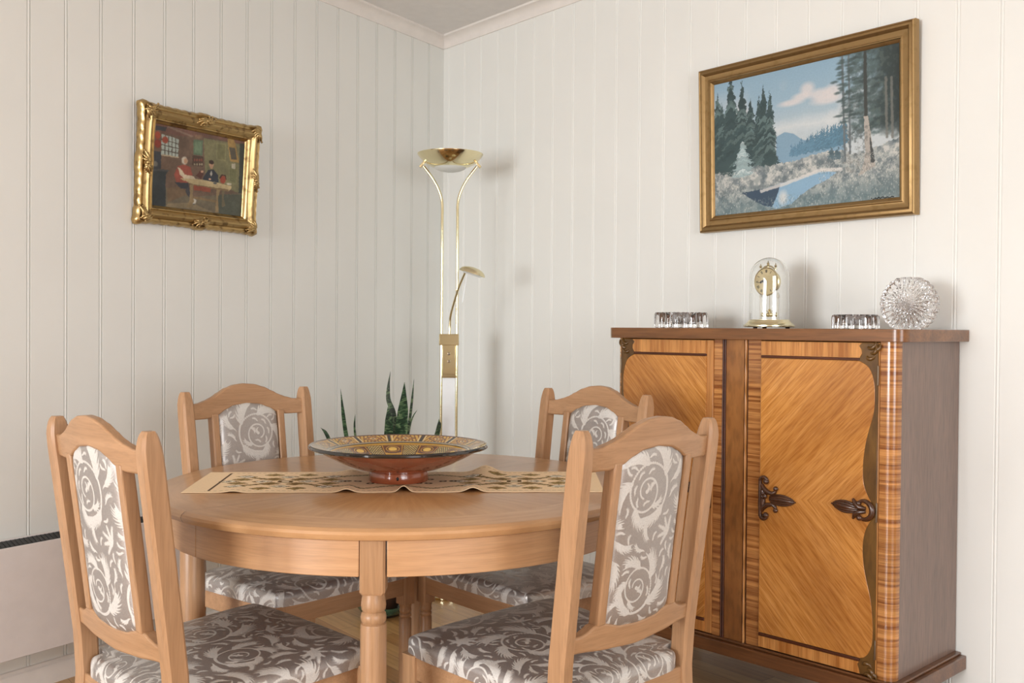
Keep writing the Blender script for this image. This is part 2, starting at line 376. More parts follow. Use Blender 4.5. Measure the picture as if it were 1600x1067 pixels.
def wall_with_opening(name, a, b, axis, w0, w1, z0, z1):
    m = MB()
    for (p0, p1, q0, q1) in ((a, w0, 0, CEIL), (w1, b, 0, CEIL), (w0, w1, 0, z0), (w0, w1, z1, CEIL)):
        if axis == 'x': m.box((p0, ROOM_Y-.12, q0), (p1, ROOM_Y, q1))
        else: m.box((ROOM_X, p0, q0), (ROOM_X+.12, p1, q1))
    return struct(m.build(name, M['wall_far'], smooth=False))
wall_with_opening('wall_back', DL[0]*LLEN-.13, ROOM_X+.12, 'x', 2.3, 4.1, .2, 2.05)
wall_with_opening('wall_side', ROOM_Y, 0, 'y', -3.45, -1.55, .3, 2.05)
def window_frame(name, axis, w0, w1, z0, z1):
    m = MB(); t = .05; mid = (w0+w1)/2
    for (p0, p1, q0, q1) in ((w0, w0+t, z0, z1), (w1-t, w1, z0, z1), (w0, w1, z0, z0+t), (w0, w1, z1-t, z1), (mid-.03, mid+.03, z0, z1)):
        if axis == 'x': m.box((p0, ROOM_Y-.055, q0), (p1, ROOM_Y+.012, q1))
        else: m.box((ROOM_X-.012, p0, q0), (ROOM_X+.055, p1, q1))
    return struct(m.build(name, M['trim'], smooth=False))
window_frame('window_1', 'x', 2.3, 4.1, .2, 2.05); window_frame('window_2', 'y', -3.45, -1.55, .3, 2.05)
PX0 = DL[0]*LLEN
fl = MB().prism([(-.13, .12), (ROOM_X+.12, .12), (ROOM_X+.12, ROOM_Y-.12), (PX0-.16, ROOM_Y-.12)], -.06, 0, 'xy').build('floor', M['floor'], smooth=False); struct(fl)
ce = MB().prism([(-.13, .12), (ROOM_X+.12, .12), (ROOM_X+.12, ROOM_Y-.12), (PX0-.16, ROOM_Y-.12)], CEIL, CEIL+.08, 'xy').build('ceiling', M['ceiling'], smooth=False); struct(ce)
def run_moulding(name, prof, mat, which):
    """prof = (out, z) outline, swept along one wall and mitred in the corner"""
    secs = []
    k = 1/math.tan(math.radians(72.743)/2)          # along-wall offset of the mitre per metre of projection
    for end in (0, 1):
        sec = []
        for e, z in prof:
            if which == 'left':
                s = e*k if end == 0 else LLEN-.01
                sec.append((DL[0]*s+NL[0]*e, DL[1]*s+NL[1]*e, z))
            else:
                s = e*k if end == 0 else ROOM_X-.005
                sec.append((s, -e, z))
        secs.append(sec)
    return struct(MB().loft(secs).build(name, mat, angle=25))
crown = [(0, 2.392), (.006, 2.392), (.008, 2.398)]+[(.008+.040*(1-math.cos(a)), 2.398+.034*math.sin(a)) for a in [PI/2*i/6 for i in range(1, 7)]]+[(.050, 2.434), (.050, CEIL), (0, CEIL)]
run_moulding('trim_1', crown, M['trim'], 'left'); run_moulding('trim_2', crown, M['trim'], 'right')
basep = [(0, 0), (.015, 0), (.015, .048), (.012, .056), (.007, .060), (.006, .068), (0, .070)]
run_moulding('baseboard_left', basep, M['trim'], 'left'); run_moulding('baseboard_right', basep, M['trim'], 'right')

# ------------------------------------------------------------------ panel heater on the left wall
def onleft(s, e, z): return (DL[0]*s+NL[0]*e, DL[1]*s+NL[1]*e, z)
LROT = math.atan2(-DL[1], -DL[0])     # local +x runs along the wall towards the corner
ht = thing('panel_heater', 'white wall-mounted panel heater with black top grille under the left painting', 'heater', onleft(2.75, 0, .126), LROT)
# local frame: x towards the corner, y into the wall -> -y is into the room
L = 1.30
m = MB(); m.box((0, -.070, 0), (L, -.064, .325)); m.box((0, -.064, 0), (L, -.008, .006)); m.box((0, -.012, 0), (L, -.008, .338)); m.box((0, -.070, 0), (.004, -.008, .325)); m.box((L-.004, -.070, 0), (L, -.008, .325))
m.build('casing', M['heater'], ht, bevel=.0015)
m = MB(); m.prism([(-.064, .30), (-.012, .30), (-.012, .3335), (-.064, .321)], .004, L-.004, 'yz')
n = 96
for i in range(n):
    x = .006+i*(L-.016)/n; m.add([(x, -.063, .321), (x+.003, -.063, .321), (x+.012, -.013, .3325), (x+.009, -.013, .3325), (x, -.063, .3226), (x+.003, -.063, .3226), (x+.012, -.013, .3345), (x+.009, -.013, .3345)], [(0,3,2,1),(4,5,6,7),(0,1,5,4),(1,2,6,5),(2,3,7,6),(3,0,4,7)])
m.build('grille', M['black'], ht, smooth=False)
for x in (.2, L-.24): MB().box((x, -.008, .05), (x+.04, -.0005, .30)).build('wall_bracket', M['heater'], ht)

# ------------------------------------------------------------------ damask pattern (distance to scrolls and acanthus leaves)
TX, TY = .30, .34
def damask_circles():
    C = []; rnd = random.Random(3)
    def stroke(pts, w):                       # tapering stroke
        for i, (x, y) in enumerate(pts): C.append((x, y, w(i/(len(pts)-1))))
    def curve(x, y, a, ln, bend, n=26):
        p = [(x, y)]
        for i in range(n):
            a += bend/n; x += ln/n*math.cos(a); y += ln/n*math.sin(a); p.append((x, y))
        return p
    def leaf(x, y, a, ln, bend, wid, k=8):
        """acanthus leaf: filled spine, separate curled lobes down both sides, thin vein left out"""
        sp = curve(x, y, a, ln, bend, 40); stroke(sp, lambda t: wid*(.16+.30*math.sin(PI*min(1, t*1.02))**.8)*(1-.45*t)+.0003)
        for j in range(k):
            t = (j+.4)/k*.93; i = int(t*40); dx, dy = sp[min(i+1, 40)][0]-sp[i][0], sp[min(i+1, 40)][1]-sp[i][1]; aa = math.atan2(dy, dx)
            for sd in (1, -1):
                l2 = wid*(.62+.75*math.sin(PI*(t*.9+.08)))*(1.0+.25*rnd.random())
                q = curve(sp[i][0], sp[i][1], aa+sd*(.98-.3*t), l2, -sd*.75, 12); stroke(q, lambda u: wid*.125*(1-u)**.55*(1-.3*t)+.0003)
    def spiral(cx, cy, r0, r1, a0, turns, n=90):
        return [(cx+(r0+(r1-r0)*(i/n)**.8)*math.cos(a0+turns*2*PI*i/n), cy+(r0+(r1-r0)*(i/n)**.8)*math.sin(a0+turns*2*PI*i/n)) for i in range(n+1)]
    for cx, cy, sg, a0, sc in ((.078, .085, 1, .4, 1), (.228, .255, -1, 2.6, 1), (.232, .075, -1, 4.2, .78), (.078, .262, 1, 5.4, .80)):
        sp = spiral(cx, cy, .055*sc, .013*sc, a0, 1.6*sg); stroke(sp, lambda t: .0026*sc*(1-.35*t))
        for k, (i, da, ln, wd) in enumerate(((1, -.9, .062, .0230), (11, -.95, .056, .0215), (21, -.95, .050, .0185), (32, -.95, .040, .0150), (44, -1.0, .028, .0105), (58, .9, .018, .0070))):
            dx, dy = sp[i+1][0]-sp[i][0], sp[i+1][1]-sp[i][1]; a = math.atan2(dy, dx); leaf(sp[i][0], sp[i][1], a+sg*da, ln*sc, sg*1.3, wd*sc, 8 if wd > .012 else 5)
        st = curve(sp[0][0], sp[0][1], a0-sg*PI/2, .11*sc, -sg*2.0, 50); stroke(st, lambda t: .0028*(1-.55*t)); leaf(st[24][0], st[24][1], math.atan2(st[25][1]-st[24][1], st[25][0]-st[24][0]), .062*sc, -sg*1.2, .0170*sc, 9)
        leaf(st[44][0], st[44][1], math.atan2(st[45][1]-st[44][1], st[45][0]-st[44][0])+sg*.9, .034*sc, sg*1.4, .010*sc, 6)
        stroke(curve(cx, cy, a0, .018*sc, 2.4*sg, 14), lambda t: .0030*sc*(1-t)+.0008)
    for cx, cy, a in ((.150, .172, 1.2), (.010, .178, -1.9), (.152, .008, 2.7), (.292, .168, .3)):
        for k in range(5): leaf(cx, cy, a+(k-2)*.50, .034-.003*abs(k-2), .25*(k-2), .0062, 5)
    for size, clear, tries in ((.0150, .0135, 500), (.0115, .0095, 900), (.0070, .0065, 1500), (.0040, .0042, 1500)):     # leaves grown into the gaps
        for k in range(tries):
            x, y, a, bd = rnd.random()*TX, rnd.random()*TY, rnd.random()*6.28, rnd.choice((-1.3, 1.3)); ln = size*3.3
            arr = np.array(C); ok = True
            for (px_, py_) in curve(x, y, a, ln, bd, 5)[::1]:
                dx = np.abs(arr[:, 0]-px_) % TX; dx = np.minimum(dx, TX-dx); dy = np.abs(arr[:, 1]-py_) % TY; dy = np.minimum(dy, TY-dy)
                if (np.hypot(dx, dy)-arr[:, 2]).min() < clear: ok = False; break
            if ok: leaf(x, y, a, ln, bd, size, 8 if size > .01 else 5); stroke(curve(x, y, a+PI, size*1.3, bd*.6, 14), lambda t: .0016*(1-t)+.0004)
    A = []
    for x, y, r in C:
        for ix in (-1, 0, 1):
            for iy in (-1, 0, 1):
                X, Y = x+ix*TX, y+iy*TY
                if -.03 < X < TX+.03 and -.03 < Y < TY+.03: A.append((X, Y, r))
    return np.array(A)
DC = damask_circles()
def damask_table(n=420):
    xs = (np.arange(n)+.5)/n*TX; ys = (np.arange(n)+.5)/n*TY; out = np.full((n, n), 1e3); 
    for x, y, r in DC:                                             # each disc only touches its neighbourhood
        i0, i1 = int(max(0, (x-r-.008)/TX*n)), int(min(n, (x+r+.008)/TX*n+1)); j0, j1 = int(max(0, (y-r-.008)/TY*n)), int(min(n, (y+r+.008)/TY*n+1))
        if i0 >= i1 or j0 >= j1: continue
        d = np.hypot(xs[i0:i1, None]-x, ys[None, j0:j1]-y)-r
        out[i0:i1, j0:j1] = np.minimum(out[i0:i1, j0:j1], d)
    return np.minimum(out, .008)
DT = damask_table()
def damask_at(X, Y):
    n = DT.shape[0]; fx = (X/1.10/TX % 1)*n-.5; fy = (Y/1.10/TY % 1)*n-.5
    i, j = np.floor(fx).astype(int), np.floor(fy).astype(int); a, b = fx-i, fy-j; i0, i1, j0, j1 = i % n, (i+1) % n, j % n, (j+1) % n
    return 1.10*(DT[i0, j0]*(1-a)*(1-b)+DT[i1, j0]*a*(1-b)+DT[i0, j1]*(1-a)*b+DT[i1, j1]*a*b)

# ------------------------------------------------------------------ dining chair
def post_x(z): return .1814+.0153*(z-.45)
def post_y(z):
    if z < .45: return -.1196*(z-.45)*-.35-.10*(.45-z)**2*1.6
    return -.1196*(z-.45)-.0185*(z-.45)**2
def interp(tab, x):
    x = abs(x)
    for (a, b), (c, d) in zip(tab, tab[1:]):
        if x <= c:
            t = (x-a)/(c-a); t = t*t*(3-2*t)*.5+t*.5; return b+(d-b)*t
    return tab[-1][1]
CREST_TOP = [(0, .933), (.03, .9305), (.06, .922), (.085, .910), (.105, .8995), (.128, .8915), (.152, .8852), (.20, .8852)]
CREST_BOT = [(0, .878), (.04, .874), (.07, .863), (.092, .851), (.108, .8455), (.125, .8435), (.20, .8435)]
RAIL_TOP = [(0, .548), (.05, .551), (.08, .559), (.093, .563), (.116, .563), (.135, .553), (.150, .549), (.20, .549)]
RAIL_BOT = [(0, .506), (.08, .511), (.15, .518), (.20, .519)]
def bow(x, b): return -b*(1-(x/.172)**2)
def curved_rail(top, bot, b, th, x1, name, root, mat):
    m = MB(); secs = []
    for i in range(41):
        x = -x1+2*x1*i/40; zt, zb = interp(top, x), interp(bot, x); yb = bow(x, b)
        sec = []
        for z, dy in ((zb, -1), (zt, -1), (zt, 1), (zb, 1)): sec.append((x, post_y(z)+yb+dy*th/2, z))
        secs.append(sec)
    return m.loft(secs).build(name, mat, root, bevel=.004, seg=3)
def make_chair(label):
    ch = thing('dining_chair', label, 'chair', (0, 0, 0), 0, 'dining chairs around the round table')
    for sx in (-1, 1):
        m = MB(); secs = []
        zs = [0, .15, .30, .42, .50, .60, .70, .80, .86, .885, .898, .907, .913, .9175]
        for z in zs:
            k = 1 if z <= .868 else max(.0, 1-((z-.868)/.0515)**2)**.5
            w, d = .0162*(.42+.58*k) if z > .86 else .0162, .0192*(.22+.78*k) if z > .86 else .0192
            if z < .42: w = .0162; d = .0192-(.42-z)*.008
            cx, cy = sx*post_x(z), post_y(z)+(.004*(1-k)); c = .005*min(1, k+.2)
            secs.append([(cx-w+c, cy-d, z), (cx+w-c, cy-d, z), (cx+w, cy-d+c, z), (cx+w, cy+d-c, z), (cx+w-c, cy+d, z), (cx-w+c, cy+d, z), (cx-w, cy+d-c, z), (cx-w, cy-d+c, z)])
        m.loft(secs).build('back_post', M['beech_z'], ch, angle=28)
    curved_rail(CREST_TOP, CREST_BOT, .0147, .020, .1765, 'crest_rail', ch, M['beech_x'])
    curved_rail(RAIL_TOP, RAIL_BOT, .010, .024, .172, 'lower_rail', ch, M['beech_x'])
    for sx in (-1, 1):
        secs = []
        for i in range(13):
            z = .560+(.856-.560)*i/12; xc = sx*(.1035+.001*i/12); y = post_y(z)+bow(xc, .0125)
            w, d = .0105, .0125; secs.append([(xc-w, y-d, z), (xc+w, y-d, z), (xc+w, y+d, z), (xc-w, y+d, z)])
        MB().loft(secs).build('back_slat', M['beech_z'], ch, bevel=.003, seg=2)
    # padded back panel, patterned both sides
    nx, nz = 130, 230; P, Q = np.meshgrid(np.linspace(-1, 1, nx), np.linspace(0, 1, nz))
    X = P*.0935; ZB = np.array([[interp(RAIL_TOP, x)-.003 for x in X[0]]]); ZT = np.array([[interp(CREST_BOT, x)+.003 for x in X[0]]])
    Z = ZB+(ZT-ZB)*Q; Yc = np.vectorize(post_y)(Z)+bow(X, .013)
    edge = (1-np.abs(P)**6)**.5; ed2 = (1-np.abs(2*Q-1)**14)**.5; pf = .0145*np.clip(edge, 0, 1)*np.clip(ed2, 0, 1)
    front = (X, Yc+.003+pf, Z); rear = (X, Yc-.003-pf*.75, Z)
    pat = damask_at(X+.11, Z+.045)
    me = grid_mesh('padded_back', front[0], front[1], front[2], {'pat': pat}, back=rear); fixn(me)
    link('padded_back', me, M['damask'], ch, angle=70)
    # cushion
    ng, mg = 300, 290; A, B = np.meshgrid(np.linspace(-1, 1, ng), np.linspace(-1, 1, mg)); r = .016; side = .017
    def roll(t, half):
        arc = r*PI/2; tot = half-r+arc+side; s = np.abs(t)*tot; flat = half-r
        th = np.clip((s-flat)/r, 0, PI/2); pos = np.where(s < flat, s, flat+r*np.sin(th)); drop = np.where(s < flat, 0, r*(1-np.cos(th))); drop = drop+np.clip(s-flat-arc, 0, None)
        return np.sign(t)*pos/half, drop, np.sign(t)*s
    HY = .2045; U, du, su = roll(A, .21); V, dv, sv = roll(B, HY)
    cy = .1885; yy = cy+V*HY; nb = np.clip((yy-.016)/.010, 0, 1); halfw = .1645+(.036+.021*(V*.5+.5))*nb*nb*(3-2*nb)
    corner = 1-.05*(U**2*V**2)**4
    Y = cy+V*HY*corner+.005*(1-U**2)*(V > 0)*V; X = U*halfw*corner
    crown = .012*(1-U**4)*(1-V**4)
    tilt = .020*(.5-.5*V); Z = .472+crown-np.maximum(du, dv)-tilt
    pat = damask_at(su+.16, sv+.10)
    me = grid_mesh('cushion', X, Y, Z, {'pat': pat}, back=(X*.96, cy+(Y-cy)*.96, np.minimum(Z-.002, .440-tilt))); fixn(me)
    link('seat_cushion', me, M['damask'], ch, angle=70)
    # apron
    m = MB()
    def bar(p, q, dz0, dz1, th=.019, z0=.391, z1=.4405):
        d = Vector((q[0]-p[0], q[1]-p[1])).normalized(); nn = Vector((-d.y, d.x))*th/2
        m.loft([[(c[0]+nn.x, c[1]+nn.y, z0+dz), (c[0]-nn.x, c[1]-nn.y, z0+dz), (c[0]-nn.x, c[1]-nn.y, z1+dz), (c[0]+nn.x, c[1]+nn.y, z1+dz)] for c, dz in ((p, dz0), (q, dz1))])
    bar((-.180, .020), (-.205, .362), -.019, -.001); bar((.180, .020), (.205, .362), -.019, -.001); bar((-.19, .374), (.19, .374), 0, 0); bar((-.168, -.004), (.168, -.004), -.020, -.020)
    m.build('seat_frame', M['beech_x'], ch, bevel=.002)
    for sx in (-1, 1):
        x, y = sx*.204, .370; m = MB(); h = .019
        c = .004; sq = [(x-h+c, y-h), (x+h-c, y-h), (x+h, y-h+c), (x+h, y+h-c), (x+h-c, y+h), (x-h+c, y+h), (x-h, y+h-c), (x-h, y-h+c)]
        m.prism(sq, .366, .440, 'xy')
        m.lathe([(.0175, .367), (.0165, .360), (.0150, .355), (.0160, .350), (.0162, .345), (.0140, .342), (.0162, .338), (.0162, .333), (.0140, .330), (.0162, .326), (.0165, .25), (.0172, .18), (.0158, .09), (.0130, .045), (.0155, .040), (.0155, .034), (.0120, .030), (.0125, 0)], (x, y, 0), 28)
        m.build('front_leg', M['beech_z'], ch, angle=40)
    return ch
def fixn(me):
    bm = bmesh.new(); bm.from_mesh(me); bmesh.ops.recalc_face_normals(bm, faces=bm.faces); bm.to_mesh(me); bm.free()
c0 = make_chair('dining chair nearest the camera on the right, beside the cabinet, its back turned')
c0.location = (2.5109, -1.3798, 0); c0.rotation_euler = (0, 0, 1.6563)
dup(c0, (1.9787, -2.1155, 0), .1051, 'dining chair at the left front in front of the panel heater, its back turned')
dup(c0, (1.2872, -1.5358, 0), -1.4245, 'dining chair behind the table on the left, facing the camera under the small painting')
dup(c0, (1.8356, -.8521, 0), 3.1709, 'dining chair behind the table on the right, between the floor lamp and cabinet')

# ------------------------------------------------------------------ round table
TC = (1.85234, -1.44453); TH = .73; TR = .558
SPL = math.radians(-83.3)
tb = thing('dining_table', 'round light beech extending dining table with turned front leg', 'table', (TC[0], TC[1], 0))
prof = [(0, TH-.024), (TR-.012, TH-.024), (TR-.004, TH-.021), (TR-.001, TH-.015), (TR, TH-.011), (TR-.002, TH-.006), (TR-.008, TH-.0015), (TR-.012, TH), (0, TH)]
def half_disc(name, a0):
    m = MB(); n = 72; secs = []
    gap = .0004
    for i in range(n+1):
        a = a0+PI*i/n; o = (gap*math.cos(a0+PI/2), gap*math.sin(a0+PI/2)); secs.append([(r*math.cos(a)+o[0], r*math.sin(a)+o[1], z) for r, z in prof])
    return m.loft(secs, cap=False, closed=True).build(name, M['tabletop'], tb, angle=30)
half_disc('tabletop_half', SPL); half_disc('tabletop_half', SPL+PI)
LEGA = [math.radians(a) for a in (-39.2, -128.3, 51, 141.6)]
def apron(a0, a1):
    m = MB(); secs = []; n = 30
    for i in range(n+1):
        a = a0+(a1-a0)*i/n; secs.append([(r*math.cos(a), r*math.sin(a), z) for r, z in ((.505, .636), (.5265, .636), (.5265, .7055), (.505, .7055))])
    m.loft(secs).build('apron', M['beech_ring'], tb, bevel=.0015)
g = .0012
cuts = sorted([SPL, SPL+PI]+[LEGA[0]])
fa = math.asin(.0245/.5265)
apron(SPL+g, LEGA[0]-fa); apron(LEGA[0]+fa+.004, SPL+PI-g); apron(SPL+PI+g, SPL+2*PI-g)
def turned_leg(a):
    x, y = .504*math.cos(a), .504*math.sin(a); m = MB(); h = .0235; c = .004; R = Matrix.Rotation(a, 2)
    sq = [(-h+c, -h), (h-c, -h), (h, -h+c), (h, h-c), (h-c, h), (-h+c, h), (-h, h-c), (-h, -h+c)]
    q = [((R @ Vector(p)).x+x, (R @ Vector(p)).y+y) for p in sq]
    qs = [((R @ (Vector(p)*.86)).x+x, (R @ (Vector(p)*.86)).y+y) for p in sq]
    m.loft([[(p[0], p[1], .6015) for p in qs], [(p[0], p[1], .607) for p in q], [(p[0], p[1], .7055) for p in q]])
    z = .602; pr = [(.0205, z+.004), (.0205, z-.002), (.0222, z-.012), (.0232, z-.022), (.0222, z-.030), (.0195, z-.0335), (.0225, z-.037), (.0240, z-.044), (.0230, z-.051), (.0205, z-.0545), (.0235, z-.0565), (.0243, z-.063), (.0243, z-.20), (.0240, .20), (.0205, .09), (.0175, .075), (.0225, .068), (.0225, .055), (.0175, .05), (.019, .0)]
    m.lathe(pr, (x, y, 0), 40); m.build('leg', M['beech_z'], tb, angle=35)
def round_leg(a, r=.0285, rad=.487):
    x, y = rad*math.cos(a), rad*math.sin(a)
    MB().lathe([(0, .7055), (r-.01, .7055), (r-.008, .645), (r-.003, .640), (r, .632), (r, .35), (r-.002, .12), (r-.008, 0)], (x, y, 0), 40).build('leg', M['beech_z'], tb, angle=35)
turned_leg(LEGA[0]); turned_leg(LEGA[2]); round_leg(LEGA[1]); round_leg(LEGA[3], .024)

# ------------------------------------------------------------------ raster painting helpers (colours of things that are flat decoration)
def lin(rgb):
    a = np.asarray(rgb, float)/255; return np.where(a <= .04045, a/12.92, ((a+.055)/1.055)**2.4)
def vnoise(w, h, cells, seed, octv=4):
    rs = np.random.RandomState(seed); out = np.zeros((h, w)); amp = 1; tot = 0; cx = cells; cy = max(2, int(cells*h/w))
    for o in range(octv):
        gr = rs.rand(cy+2, cx+2); y = np.linspace(0, cy, h); x = np.linspace(0, cx, w); yi = np.minimum(y.astype(int), cy-1 if cy > 0 else 0); xi = np.minimum(x.astype(int), cx-1)
        fy = (y-yi)[:, None]; fx = (x-xi)[None, :]; fy = fy*fy*(3-2*fy); fx = fx*fx*(3-2*fx)
        a = gr[yi][:, xi]; b = gr[yi][:, xi+1]; c = gr[yi+1][:, xi]; d = gr[yi+1][:, xi+1]
        out += amp*((a*(1-fx)+b*fx)*(1-fy)+(c*(1-fx)+d*fx)*fy); tot += amp; amp *= .55; cx *= 2; cy *= 2
    return out/tot
class Canvas:
    def __init__(s, w, h, col): s.w, s.h = w, h; s.a = np.ones((h, w, 3))*np.array(col, float); s.X, s.Y = np.meshgrid((np.arange(w)+.5)/w, (np.arange(h)+.5)/h)   # Y up
    def blend(s, mask, col):
        m = np.clip(mask, 0, 1)[..., None]; s.a = s.a*(1-m)+np.array(col, float)*m
    def poly(s, pts, col, op=1, tex=None):
        X, Y = s.X, s.Y; ins = np.zeros(X.shape, bool); n = len(pts)
        for i in range(n):
            (x0, y0), (x1, y1) = pts[i], pts[(i+1) % n]
            if y0 == y1: continue
            c = ((y0 > Y) != (y1 > Y)) & (X < (x1-x0)*(Y-y0)/(y1-y0)+x0); ins ^= c
        m = ins*op
        if tex is not None: m = m*tex
        s.blend(m, col); return ins
    def ell(s, cx, cy, rx, ry, col, op=1, soft=.15, tex=None):
        d = np.sqrt(((s.X-cx)/rx)**2+((s.Y-cy)/ry)**2); m = np.clip((1-d)/soft, 0, 1)*op
        if tex is not None: m = m*tex
        s.blend(m, col)
    def line(s, pts, w, col, op=1):
        asp = s.h/s.w; d = np.full(s.X.shape, 9.)
        for (x0, y0), (x1, y1) in zip(pts, pts[1:]):
            dx, dy = x1-x0, (y1-y0)*asp; L = dx*dx+dy*dy+1e-12; t = np.clip(((s.X-x0)*dx+(s.Y-y0)*asp*dy)/L, 0, 1)
            d = np.minimum(d, np.hypot(s.X-x0-t*dx, (s.Y-y0)*asp-t*dy))
        s.blend(np.clip((w-d)/(w*.5)+.5, 0, 1)*op, col)
def landscape():
    w, h = 520, 356; c = Canvas(w, h, (160, 182, 194)); X, Y = c.X, c.Y
    def P(x, y):
        t = (x-112)/864; u = t*738/(625+t*113); yt, yb = 325-195*t, 950-82*t; return (u, (yb-y)/(yb-yt))
    n1 = vnoise(w, h, 6, 1); n2 = vnoise(w, h, 24, 2); n3 = vnoise(w, h, 70, 3, 3); n4 = vnoise(w, h, 12, 5)
    c.blend(np.clip((Y-.45)/.55, 0, 1), (138, 168, 188)); c.blend(np.clip((.78-Y)/.35, 0, 1)*.8, (196, 200, 200))
    c.blend(np.clip((n1-.47)*5, 0, 1)*np.clip(1-np.abs(Y-.72)*4.5, 0, 1)*.7, (212, 206, 202))
    for x, y, rx, ry in ((545, 350, .05, .06), (600, 375, .07, .05), (660, 360, .06, .06), (520, 385, .07, .035), (470, 415, .09, .03), (640, 400, .11, .04)):
        u, v = P(x, y); c.ell(u, v, rx, ry, (218, 208, 204), .75, .6)
    c.blend(np.clip(1-np.abs(Y-(.52+.1*n4))*12, 0, 1)*.8*(X > .28)*(X < .75), (206, 210, 210))
    c.poly([P(400, 575), P(440, 552), P(480, 560), P(520, 588), P(600, 600), P(720, 560), P(720, 680), P(400, 700)], (128, 158, 178)); 
    wx, wy = vnoise(w, h, 90, 31, 2)-.5, vnoise(w, h, 90, 32, 2)-.5; c.X = X+wx*.020; c.Y = Y+wy*.024
    def spruce(cx, top, base, half, col, seed, dens=1.0, lite=None):
        rs = np.random.RandomState(seed); 
        K = 26
        for k in range(K):
            f = k/(K-1); v = top+(base-top)*f; hw = half*(.16+1.25*f**.8)*(.75+.5*rs.rand()); dr = (top-base)*.035
            kf = .9+.2*rs.rand(); cc = [q*kf for q in (lite if (lite and rs.rand() < .22) else col)]
            c.poly([(cx-hw, v-dr*(1+rs.rand())), (cx-hw*.5, v+dr*.8), (cx, v+dr*2.2), (cx+hw*.5, v+dr*.8), (cx+hw, v-dr*(1+rs.rand())), (cx+hw*.5, v-dr*1.2), (cx, v-dr*2.2), (cx-hw*.5, v-dr*1.2)], cc, .92)
    rs = np.random.RandomState(9)
    for i in range(26):
        t = i/25; x = 470+245*t+rs.rand()*6; yb = 665-60*t; hh = 40+55*t+rs.rand()*25; u, v = P(x, yb); u2, v2 = P(x, yb-hh)
        spruce(u, v2, v, .010+.005*t, (98-10*t, 134-10*t, 156-12*t), 50+i)
    g = P(480, 690)[1]
    ins = c.poly([(0, 0), (1, 0), (1, P(975, 580)[1]), P(860, 625), P(760, 660), P(700, 640), P(640, 640), P(560, 665), P(470, 690), P(400, 700), P(300, 700), (0, P(112, 720)[1])], (156, 162, 160))
    tex = np.clip((n3-.42)*5, 0, 1)*ins; c.blend(tex*.6*np.clip(1.3-np.abs(Y-.3)*3, 0, 1), (214, 211, 204)); c.blend(np.clip((n2-.5)*7, 0, 1)*ins*.7, (100, 112, 118)); c.blend(np.clip((vnoise(w, h, 40, 8, 3)-.53)*9, 0, 1)*ins*.5, (84, 98, 104))
    c.blend(np.clip((.20-Y)/.16, 0, 1)*.6*(.5+n2), (92, 116, 122)); c.blend(np.clip((Y*0+X-.68)*4, 0, 1)*np.clip((.3-Y)*5, 0, 1)*.4, (104, 116, 116))
    # pond
    warped = (c.X, c.Y); c.X, c.Y = X+wx*.006, Y+wy*.008
    pond = [P(240, 838), P(340, 818), P(430, 790), P(520, 765), P(600, 738), P(680, 742), P(640, 775), P(560, 815), P(500, 862), P(470, 890), P(400, 912), P(340, 898), P(290, 872)]
    c.poly(pond, (136, 170, 194)); c.poly([P(240, 838), P(340, 818), P(420, 795), P(410, 830), P(380, 905), P(340, 898), P(290, 872)], (62, 80, 98))
    u, v = P(430, 862); c.ell(u, v, .035, .07, (212, 212, 208), .85, .7); c.line([P(330, 830), P(450, 792), P(600, 735), P(700, 728)], .008, (212, 208, 202), .8)
    c.X, c.Y = warped; dark, lite = (58, 76, 78), (92, 112, 112)
    for i, (x, top, base, hw) in enumerate(((130, 388, 720, .045), (150, 430, 720, .04), (192, 318, 730, .062), (243, 335, 700, .05), (282, 412, 690, .045), (322, 398, 690, .035), (342, 350, 690, .045), (372, 378, 690, .038))):
        (u, v), (_, vt) = P(x, base), P(x, top); spruce(u, vt, v, hw, dark, 100+i, lite=lite)
    c.blend(np.clip(1-np.abs(Y-P(200, 700)[1])*14, 0, 1)*(X < .30)*.55, (70, 88, 90))
    (u, v), (_, vt) = P(245, 752), P(245, 600); spruce(u, vt, v, .050, (150, 170, 172), 130, lite=(184, 196, 196))
    for x in (655, 685): (u, v), (_, vt) = P(x, 680), P(x, 625); spruce(u, vt, v, .018, (84, 104, 112), 140+x)
    # right-hand wood
    c.blend(np.clip((X-.715+(n2-.5)*.10)*14, 0, 1)*np.clip((Y-.36-(X-.7)*.35+(n3-.5)*.1)*14, 0, 1)*np.clip(.25+(n3-.35)*2.2, 0, .8), (88, 106, 110))
    fol = np.clip((X-P(770, 400)[0]-.005+(n2-.5)*.22)*9, 0, 1)*np.clip((Y-P(900, 585)[1]+(n2-.5)*.12)*9, 0, 1)
    c.blend(fol, (66, 80, 80)); c.blend(fol*np.clip((n3-.52)*7, 0, 1)*.6, (104, 118, 112)); c.blend(fol*np.clip((X-.86)*7, 0, 1)*.7, (36, 44, 44))
    c.X, c.Y = X+wx*.005, Y+wy*.005
    for xt, xb, t0, b0, wd in ((706, 718, 195, 690, .0055), (736, 742, 190, 655, .005)):
        c.line([P(xt, t0), P(xb, b0)], wd, (104, 112, 116)); 
        for k in range(22):
            y = t0+(b0-t0)*.62*k/21; q = P(xt+(xb-xt)*k/30+rs.randn()*14, y+rs.rand()*12); c.ell(q[0], q[1], .028*(.5+rs.rand()*.8), .012, (72, 88, 88), .8, .6)
    c.X, c.Y = warped
    for x, a, b in ((770, 190, 560), (790, 170, 540), (850, 200, 560)):
        for k in range(26):
            y = a+(b-a)*k/25; q = P(x+rs.randn()*22, y); c.ell(q[0], q[1], .034*(.5+rs.rand()*.8), .016, tuple(np.array((74, 90, 90))*(.75+.45*rs.rand())), .75, .7)
